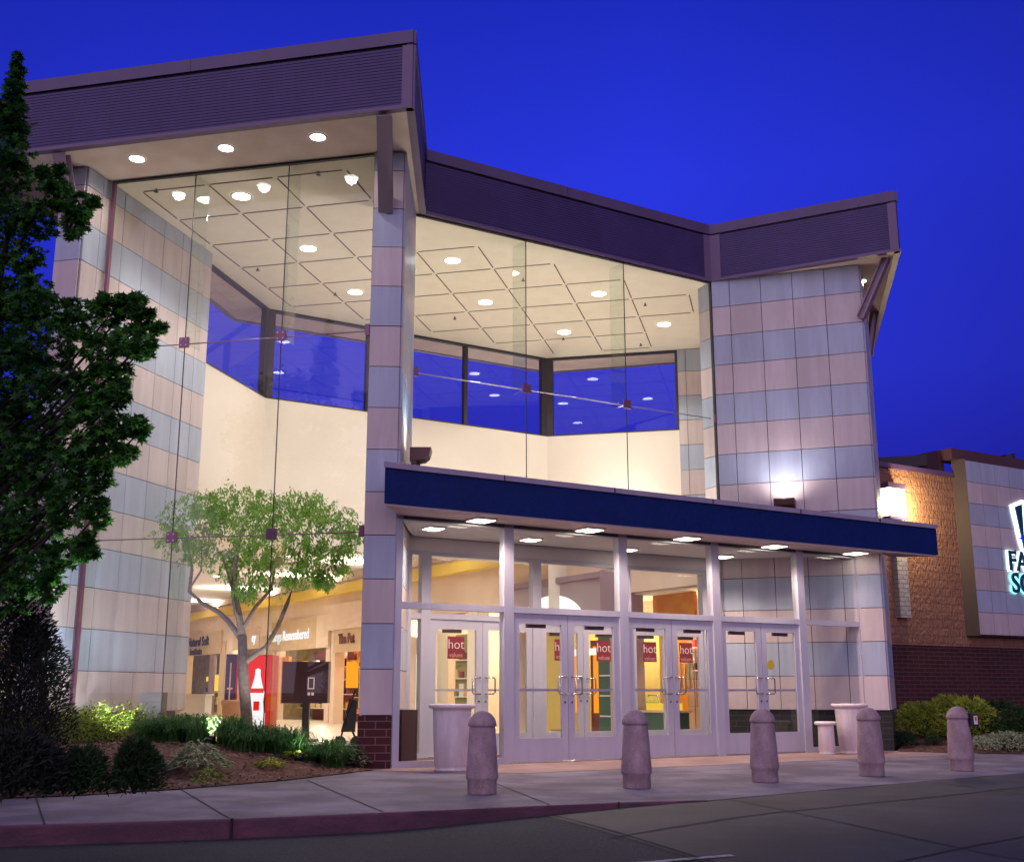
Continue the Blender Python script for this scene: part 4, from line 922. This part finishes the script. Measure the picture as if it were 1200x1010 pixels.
for px, py, r, Y in clumps:
    c = at(px, py, Y); rad = r/1379*Y*1.04; dens = int(35+4300*rad*rad); tips.append((c, rad))
    for _ in range(min(dens, 3200)):
        v = rv(); u_ = v.normalized(); k_ = 1+.22*sin(5*u_.x+px)*sin(6*u_.z+py*.7)+.15*sin(11*u_.x-py)*cos(9*u_.z+px)
        v = u_*(v.length**.55)*k_*(1 if random.random() < .9 else random.uniform(1, 1.28))
        p = c+Vector((v.x*rad, v.y*rad*1.25, v.z*rad*.96))
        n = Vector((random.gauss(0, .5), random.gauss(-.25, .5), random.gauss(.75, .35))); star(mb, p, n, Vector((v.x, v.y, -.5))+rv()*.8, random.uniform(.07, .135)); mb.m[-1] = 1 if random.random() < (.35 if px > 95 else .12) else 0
mb.build('crown', [M['leaf'], M['leaf2']], tree)
mb = MB(); B = Vector((-6.05, 12.4, .28)); mb.tube([B, B+Vector((.05, 0, 1.3)), B+Vector((0, .05, 2.8)), B+Vector((.1, 0, 4.4)), B+Vector((.35, -.1, 6.4))], [.13, .11, .09, .06, .02], 10)
for i, (c, rad) in enumerate(tips):
    if i < 52 and (i % 3 == 0 or c.x > -4.4):
        h = max(1.3, c.z-.9-.25*(c.x+6)); s = B+Vector((.05, 0, min(h, 5.6)-.28)); m_ = s.lerp(c, .55)+Vector((0, 0, -.12)); mb.tube([s, m_, c], [.035, .02, .007], 6)
mb.build('trunk', M['darkbark'], tree)
# conical evergreen bottom left
def bush(name, c, rx, rzz, n, mt, L, Wd, label, cat, cone=0, spike=0, mt2=None, stems=True, group=None, ry=None):
    t = empty(name, tuple(c), label, cat, group); mb = MB(); ry = ry or rx
    for _ in range(n):
        h = random.random(); a = random.random()*2*pi
        if cone: rr = rx*(1-h)**.75*(.75+.25*math.sin(a*5+h*9)); z = h*rzz
        else:
            hh = random.random()**.7; z = hh*rzz; rr = rx*math.sqrt(max(.02, 1-(max(0, hh-.25)/.78)**2))*(.82+.18*sin(a*3+c[0]*7)+.06*sin(a*7+z*9))
        k = rr*random.random()**.45; p = Vector((c[0]+cos(a)*k, c[1]+sin(a)*k*ry/rx, c[2]+z*(.9+.1*sin(a*4+2*c[1]))))
        o = Vector((cos(a), sin(a), .5+spike))
        leafgeo(mb, p, rv()+Vector((0, -.4, .6)), o+rv()*.8, L*random.uniform(.7, 1.3), Wd*random.uniform(.7, 1.2))
    mb.build('foliage', mt, t)
    if stems:
        sm = MB()
        for _ in range(7): a = random.random()*2*pi; sm.tube([c, Vector(c)+Vector((cos(a)*rx*.3, sin(a)*rx*.3, rzz*.4)), Vector(c)+Vector((cos(a)*rx*.5, sin(a)*rx*.5, rzz*.75))], [.012, .008, .004], 5)
        sm.build('stems', M['darkbark'], t)
    return t
def onbed(px, py, zf):
    z = .1
    for _ in range(30): p = onz(px, py, z); z = .5*z+.5*zf(p.x, p.y)
    return Vector((p.x, p.y, zf(p.x, p.y)))
p = onbed(16, 915, bz); bush('evergreen_shrub', p, .60, 1.95, 16000, M['conifer'], .06, .018, 'tall dark evergreen shrub with rounded top at the lower left under the maple', 'shrub', spike=.6)
p = onbed(92, 930, bz); bush('round_shrub', p, .24, .30, 3000, M['shrub'], .05, .014, 'low dark mounded shrub beside the conical evergreen', 'shrub', spike=.4)
p = onbed(157, 929, bz); bush('round_shrub', p, .20, .35, 3200, M['shrub'], .055, .013, 'dark rounded shrub standing alone in the mulch near the pavement', 'shrub', spike=.4)
p = onbed(15, 934, bz); bush('round_shrub', p, .38, .42, 3500, M['conifer'], .06, .02, 'black low shrub in the lower left corner of the bed', 'shrub', spike=.4)
# hosta-like rosettes
def rosette(px, py, zf, r, h, n, mt, label, L=.16, Wd=.035):
    c = onbed(px, py, zf); t = empty('hosta_plant', tuple(c), label, 'plant'); mb = MB()
    for _ in range(n):
        a = random.random()*2*pi; k = random.random()**.6; e = 1-k
        p = c+Vector((cos(a)*r*k*.75, sin(a)*r*k*.75, h*(.15+.75*e*random.uniform(.7, 1)))); l = L*random.uniform(.6, 1.2)
        d = Vector((cos(a), sin(a), random.uniform(-.1, .7))); s_ = Vector((-sin(a), cos(a), 0)); q = p+d*l*.55; e_ = q+Vector((cos(a)*l*.45, sin(a)*l*.45, -l*.15)); w = Wd
        mb.face([p, q-s_*w/2, e_, q+s_*w/2])
    mb.build('foliage', mt, t); return t
rosette(232, 905, bz, .40, .42, 520, M['vleaf'], 'large variegated hosta with pale edged leaves in the mulch')
rosette(316, 899, bz, .20, .14, 110, M['ylleaf'], 'small low yellow green plant right of the big hosta', .10); rosette(343, 889, bz, .16, .15, 90, M['ylleaf'], 'tiny yellow green plant near the grass edge', .10)
rosette(243, 920, bz, .13, .15, 100, M['ylleaf'], 'tiny yellow green tuft just below the big hosta', .09, .02); rosette(418, 899, bz, .22, .30, 170, M['vleaf'], 'small variegated hosta against the brick column base', .12, .03)
M['litleaf'] = mat('lit_fern_leaf', (.50, .62, .42), .5)  # lamplight on the fern is put into its pale leaf colour
rosette(361, 880, bz, .20, .34, 260, M['litleaf'], 'pale brightly lit fern in the ornamental grass by the glass', .15, .016)
rosette(370, 886, bz, .14, .12, 80, M['grass'], 'tiny green tuft in front of the ornamental grass', .10, .02)
# ornamental grass band along the glass
def blades(zf, region, n, hmin, hmax, name, mt, w=.012):
    mb = MB()
    for _ in range(n):
        x, y = region(); z = zf(x, y); a = random.random()*2*pi; h = random.uniform(hmin, hmax); l = h*random.uniform(.35, .9)
        c = Vector((x, y, z)); s_ = Vector((-sin(a), cos(a), 0))*w; d = Vector((cos(a), sin(a), 0))
        p1 = c+d*l*.25+Vector((0, 0, h*.62)); p2 = c+d*l*.65+Vector((0, 0, h*.93)); p3 = c+d*l*1.05+Vector((0, 0, h*.80))
        b = len(mb.v); mb.v += [tuple(v) for v in (c-s_*.6, c+s_*.6, p1-s_, p1+s_, p2-s_*.7, p2+s_*.7, p3)]
        mb.f += [[b, b+1, b+3, b+2], [b+2, b+3, b+5, b+4], [b+4, b+5, b+6]]; mb.m += [0]*3; mb.sm += [False]*3
    return tag(mb.build(name, mt), kind='stuff')
def tufts(n_t, nb, name, mt, w, reg, hr):
    mb = MB()
    for _ in range(n_t):
        x0, y0 = reg()
        if any(hypot(x0-gx, y0-gy) < .26 for gx, gy in ((at(352, 850, 15.9).x, 15.9), (at(248, 850, 16.2).x, 16.2))): continue
        hh = random.uniform(*hr)
        for _ in range(nb):
            x, y = x0+random.gauss(0, .05), y0+random.gauss(0, .05); a = random.random()*2*pi; l = hh*random.uniform(.45, 1.35); h = hh*random.uniform(.55, 1.05)
            c = Vector((x, y, bz(x, y))); d = Vector((cos(a), sin(a), 0)); s_ = Vector((-sin(a), cos(a), 0))*w
            P = [c, c+d*l*.18+Vector((0, 0, h*.6)), c+d*l*.48+Vector((0, 0, h*.92)), c+d*l*.80+Vector((0, 0, h*.86)), c+d*l+Vector((0, 0, h*.62))]
            b = len(mb.v)
            for q, k in zip(P[:4], (.6, 1, .9, .6)): mb.v += [tuple(q-s_*k), tuple(q+s_*k)]
            mb.v.append(tuple(P[4]))
            mb.f += [[b, b+1, b+3, b+2], [b+2, b+3, b+5, b+4], [b+4, b+5, b+7, b+6], [b+6, b+7, b+8]]; mb.m += [0]*4; mb.sm += [False]*4
    return tag(mb.build(name, mt), kind='stuff')
def greg():
    u = random.uniform(.37, .985); v = random.uniform(.12, .95)*(1-.35*max(0, u-.6)/.4)
    return (G0[0]+(G1[0]-G0[0])*u+n1[0]*v, G0[1]+(G1[1]-G0[1])*u+n1[1]*v)
tufts(85, 75, 'ornamental_grass', M['grass'], .0065, greg, (.24, .44))
GLP = [(at(px_, 850, Y_).x, Y_) for px_, Y_ in ((136, 16.7), (352, 15.9), (248, 16.2))]
hc = [(random.uniform(-.30, .40), random.uniform(.15, 1.25)) for _ in range(52)]
t = empty('low_hedge', (-6.6, 15.9, .3), 'loose yellow green flowering hedge along the foot of the left striped wall', 'hedge'); mb = MB()
for _ in range(24000):
    u, v = random.choice(hc); a = random.random()*2*pi; k = .34*random.random()**.5; x = G0[0]+(G1[0]-G0[0])*u+n1[0]*v+cos(a)*k; y = G0[1]+(G1[1]-G0[1])*u+n1[1]*v+sin(a)*k
    if not inside(x, y, BP) or any(hypot(x-gx, y-gy) < .22 for gx, gy in GLP): continue
    hh = random.random()**.7*(.52-.35*(k/.34)**2+.05*sin(x*5)*cos(y*4)); leafgeo(mb, Vector((x, y, bz(x, y)+hh)), rv()+Vector((0, -.3, .8)), Vector((cos(a), sin(a), 1))+rv()*.8, random.uniform(.03, .065), random.uniform(.012, .022), 0 if random.random() < .65 else 1)
mb.build('foliage', [M['ylleaf'], M['shrub']], t)
# right bed plants
def gp(px, py): return onbed(px, py, bz2)
t = None
for i, (px, py, rx, h, lab) in enumerate(((1082, 858, .62, .62, 'bright yellow green shrub nearest the entrance in the right bed'), (1112, 856, .6, .74, 'yellow green shrub second from the entrance in the right bed'), (1142, 858, .62, .72, 'green shrub with reddish tips behind the black-box bollard'), (1172, 860, .6, .66, 'darker green shrub in the right bed next to the frame edge'), (1205, 862, .6, .68, 'dark green shrub cut by the right edge of the frame'))):
    q = gp(px, py+6); bush('shrub', q, rx, h, 3000, M['ylleaf'] if i < 2 else (M['ylleaf2'] if 'ylleaf2' in M else M['ylleaf']) if i == 2 else M['shrub'], .075, .03, lab, 'shrub', spike=.5, group='shrubs along the dark brick base')
q = gp(1058, 874); bush('ground_shrub', q, .34, .26, 900, M['shrub'], .06, .02, 'low green plant at the corner of the right striped tower', 'plant', spike=.4)
q = gp(1094, 873); bush('ground_shrub', q, .20, .17, 500, M['shrub'], .05, .016, 'small round green tuft in the right mulch bed', 'plant', spike=.4)
q = gp(1185, 872); bush('variegated_shrub', q, .70, .30, 1600, M['vleaf'], .055, .03, 'low white variegated ground shrub right of the last bollard', 'shrub'); 
q = gp(1152, 868); bush('variegated_shrub', q, .30, .18, 500, M['vleaf'], .05, .025, 'smaller patch of white variegated plant just beside the last bollard', 'shrub')
# ------------------------------------------------------------------ indoor ficus and things in the hall
fY = 19.3
fic = empty('ficus_tree', tuple(at(290, 884, fY)*1), 'slender indoor ficus tree with forked trunk behind the left glass', 'tree')
fb = at(291, 884, fY); fb.z = .0; fic.location = fb
def P_(px, py, dy=0): return at(px, py, fY+dy)
mb = MB()
mb.tube([fb, P_(289, 840), P_(285, 790), P_(284, 745)], [.105, .095, .088, .075], 12)
mb.tube([P_(285, 752), P_(268, 728, .1), P_(256, 717, .15), P_(236, 706, .2), P_(222, 693, .2), P_(225, 665, .1), P_(221, 640)], [.055, .045, .04, .035, .032, .025, .015], 8)
mb.tube([P_(222, 690, .2), P_(236, 668, .1), P_(236, 640)], [.02, .017, .012], 6)
mb.tube([P_(284, 748), P_(280, 720), P_(274, 690, -.1), P_(276, 655), P_(285, 615)], [.07, .055, .05, .04, .015], 8)
mb.tube([P_(284, 735), P_(275, 715, -.1), P_(272, 690, -.2), P_(262, 655)], [.04, .03, .025, .012], 8)
mb.tube([P_(285, 735), P_(300, 710, .1), P_(318, 690, .1), P_(325, 650)], [.035, .03, .025, .015], 8)
mb.tube([P_(288, 775), P_(312, 758, -.2), P_(325, 735, -.2), P_(337, 706, -.1), P_(346, 680), P_(352, 640)], [.05, .042, .038, .032, .026, .014], 8)
mb.build('trunk', M['bark'], fic)
mb = MB()
tw = []
fc = [(225, 605, 28), (205, 625, 18), (250, 595, 26), (275, 590, 26), (300, 600, 28), (325, 606, 24), (350, 592, 24), (368, 592, 20), (392, 606, 22), (410, 618, 14), (405, 640, 12), (265, 625, 30), (300, 630, 32), (335, 635, 30), (365, 625, 24), (285, 660, 26), (318, 665, 26), (345, 665, 24), (290, 688, 14), (365, 672, 14), (375, 650, 22), (232, 640, 16), (240, 588, 20), (310, 590, 18), (260, 655, 18), (382, 680, 10), (396, 660, 10)]
rf = random.Random(5)
for px, py, r in fc:
    rad = r/1379*fY; c = P_(px, py, random.uniform(-.5, .5))
    for _ in range(int(10+r*1.35)):
        v = rv(); p = c+Vector((v.x*rad*1.1, v.y*rad*1.7, v.z*rad*1.05)); L_ = random.uniform(.07, .20); a_ = random.random()*6.28; sw = Vector((v.x*.6+cos(a_)*.9, v.y*.6+sin(a_)*.9, .25))
        e_ = p+sw*L_+Vector((0, 0, -L_)); tw.append((p, e_))
        for k in range(random.randint(10, 18)):
            q = p.lerp(e_, random.random())+rv()*.075; leafgeo(mb, q, rv()+Vector((0, -.4, .2)), Vector((v.x*.5, v.y*.5, -1))+rv()*.7, random.uniform(.055, .09), random.uniform(.024, .036))
mb.build('crown', M['fleaf'], fic)
mb = MB()
for p, e_ in tw: mb.tube([p, (p+e_)/2+Vector((0, 0, .02)), e_], [.004, .003, .002], 4)
mb.build('twigs', M['bark'], fic)
# fern/hosta seen lit right by the glass

def ub(px, Y, w, h, d, mt, z0=0): pass
q_ = at(306, 850, 18.6); t = empty('ground_light', (q_.x, 18.6, .004), 'small black floor spotlight shining up into the indoor ficus', 'ground light'); mb = MB(); mb.lathe([(0, 0), (.08, 0), (.09, .14), (.07, .14), (.07, .11)], (q_.x, 18.6, .004), 16); mb.build('housing', M['black'], t)
mb = MB(); mb.disc((q_.x, 18.6, .12), .068, 16, 0, True); mb.build('lens', M['arch'], t)
lamp('SPOT', (q_.x, 18.6, .2), 170, (1, .97, .85), .06, 90, .9, None, (-.02, .15, 1), 'ground_lamp')
# vending machine
vy = 26.5
vm_ = empty('vending_machine', (*at(303, 860, vy).xy, .004), 'red drinks vending machine with white bottle picture behind the ficus trunk', 'vending machine'); vx = at(305, 800, vy).x
mb = MB(); mb.box((vx, vy, .93), (.66, .7, 1.80)); mb.build('body', M['bred'], vm_)
M['vred'] = glow('red_backlit_front', (.9, .02, .01), .95); M['vwhite'] = glow('white_backlit_front', (1, .93, .93), 1.1)
mb = MB(); mb.box((vx, vy-.36, 1.05), (.60, .03, 1.5)); mb.build('front_panel', M['vred'], vm_)
mb = MB(); bx = vx+.02; by = vy-.38
pr = [(.10, .30), (.17, .55), (.14, .82), (.165, 1.0), (.09, 1.25), (.06, 1.40), (.06, 1.50), (0, 1.54)]
mb.face([(bx+a, by, z) for a, z in pr]+[(bx-a, by, z) for a, z in pr[::-1][1:]]); mb.box((bx, by-.01, .30), (.40, .01, .55)); mb.build('bottle_picture', M['vwhite'], vm_)
mb = MB(); mb.box((bx, by-.02, 1.05), (.30, .01, .10)); mb.box((bx, by-.02, .72), (.13, .01, .20)); mb.build('bottle_label', M['vred'], vm_)
# blue and red banner columns
bc = empty('banner_column', (*at(272, 860, 28).xy, .004), 'blue and red square advertising column left of the vending machine', 'advertising column'); x = at(272, 800, 28).x
M['vblue'] = mat('banner_blue', (.06, .06, .22), .6)
mb = MB(); mb.box((x-.02, 28, .95), (.24, .25, 1.9)); mb.build('blue_side', M['vblue'], bc); mb = MB(); mb.box((x+.19, 28, .95), (.16, .24, 1.88)); mb.build('red_side', M['bred'], bc)
mb = MB(); mb.box((x-.02, 27.87, 1.25), (.03, .01, .9)); mb.box((x-.02, 27.87, 1.1), (.13, .012, .04)); mb.box((x+.19, 27.87, 1.1), (.06, .012, .7)); mb.build('banner_stripe', M['signwhite'], bc)
# dark kiosk panel
ky = 25.0; kx = at(360, 800, ky).x
kp = empty('kiosk', (kx, ky, .004), 'dark red-brown kiosk panel on a post with small white emblem', 'kiosk')
M['kiosk'] = mat('dark_kiosk', (.035, .010, .018), .35)
mb = MB(); mb.box((kx-.02, ky, 1.22), (.98, .3, .86)); mb.build('panel', M['kiosk'], kp); mb = MB(); mb.box((kx, ky, .4), (.14, .14, .79)); mb.box((kx, ky, .03), (.5, .4, .05)); mb.build('post', M['black'], kp)
mb = MB()
for dx_, dz_, w_, h_ in ((-.05, 1.2, .02, .22), (.07, 1.2, .02, .22), (.01, 1.31, .14, .02), (.01, 1.09, .14, .02), (-.03, .98, .05, .06), (.05, .98, .05, .06)): mb.box((kx+dx_+.1, ky-.155, dz_), (w_, .012, h_))
mb.build('emblem', M['signwhite'], kp)
M['mauve2'] = mat('cabinet_grey', (.11, .085, .09), .5)
x = at(181, 800, 18.0).x
mb = MB(); mb.box((x, 18.0, .52), (.34, .3, 1.0)); mb.box((x, 17.84, .86), (.36, .02, .02)); tag(mb.build('metal_cabinet', M['mauve2']), 'grey pink box standing inside the glass against the striped wall', 'cabinet')
# pots, bench, stroller
def pot(px, Y, r, h, mt, label, pl=True):
    x = at(px, 800, Y).x; t = empty('plant_pot', (x, Y, .004), label, 'plant pot')
    mb = MB(); mb.lathe([(0, 0), (r*.68, 0), (r*.9, h*.9), (r, h*.9), (r, h), (r*.88, h), (r*.85, h*.9)], (x, Y, .004), 28); mb.build('pot', mt, t)
    mb = MB(); mb.disc((x, Y, h*.93), r*.86, 20, 0, True); mb.build('soil', M['soil'], t)
M['terra'] = mat('orange_terracotta', (.75, .40, .20), .7); pot(273, 21.2, .19, .88, M['terra'], 'orange flared planter standing left of the ficus trunk')
mb = MB(); x = at(222, 800, 22).x; mb.box((x, 22, .48), (.75, .5, .95)); mb.box((x, 22, .97), (.8, .55, .03)); tag(mb.build('low_cabinet', M['cream']), 'cream box planter against the striped wall inside the glass', 'planter')
x = at(410, 800, 22).x; st = empty('stroller', (x, 22, .004), 'black folded stroller standing by the fin column inside', 'stroller'); mb = MB()
mb.tube([(x-.15, 22, .15), (x+.1, 22, 1.05), (x+.16, 22, 1.0)], .02, 6); mb.tube([(x+.15, 22, .15), (x-.1, 22, .7)], .02, 6); mb.build('frame', M['black'], st)
mb = MB(); mb.face([(x-.14, 21.98, .3), (x+.12, 21.98, .3), (x+.14, 22.02, .85), (x+.0, 22.02, .9)]); mb.face([(x+.0, 22.05, .9), (x+.14, 22.05, .85), (x+.12, 22.05, .3), (x-.14, 22.05, .3)]); mb.build('seat', M['black'], st)
mb = MB(); mb.tube([(x-.15, 21.97, .12), (x-.15, 22.03, .12)], .11, 14); mb.tube([(x+.15, 21.97, .12), (x+.15, 22.03, .12)], .11, 14); mb.build('wheels', M['black'], st)
l = (248, 16.2, 420, (.0, -.12, 1), 'small black ground spotlight in the grass shining up at the roof soffit', (1, .86, .80))
# low ground lights in the bed washing the pier wall and the grass
for (px, Y, e, aim, lab, cc) in ((172, 12.85, 480, (-.10, -.40, 1), 'small black ground spotlight in the mulch shining up into the maple', (.95, 1, .85)), (136, 16.7, 290, (-.25, .5, .9), 'small black ground spotlight in the hedge washing the striped wall', (.88, .95, 1)), (352, 15.9, 10, (.12, .6, .7), 'small black ground spotlight hidden in the ornamental grass', (.95, 1, .95)), l):
    x = at(px, 850, Y).x; z = bz(x, Y); sp_ = 75 if aim[1] < 0 else 140; t = empty('ground_light', (x, Y, z), lab, 'ground light'); mb = MB(); mb.lathe([(0, 0), (.06, 0), (.07, .10), (.055, .10), (.055, .08)], (x, Y, z), 16); mb.build('housing', M['black'], t)
    mb = MB(); mb.disc((x, Y, z+.085), .053, 16, 0, True); mb.build('lens', M['arch'], t)
    lamp('SPOT', (x, Y, z+.12), e, cc, .05, sp_, .9, None, aim, 'ground_lamp')
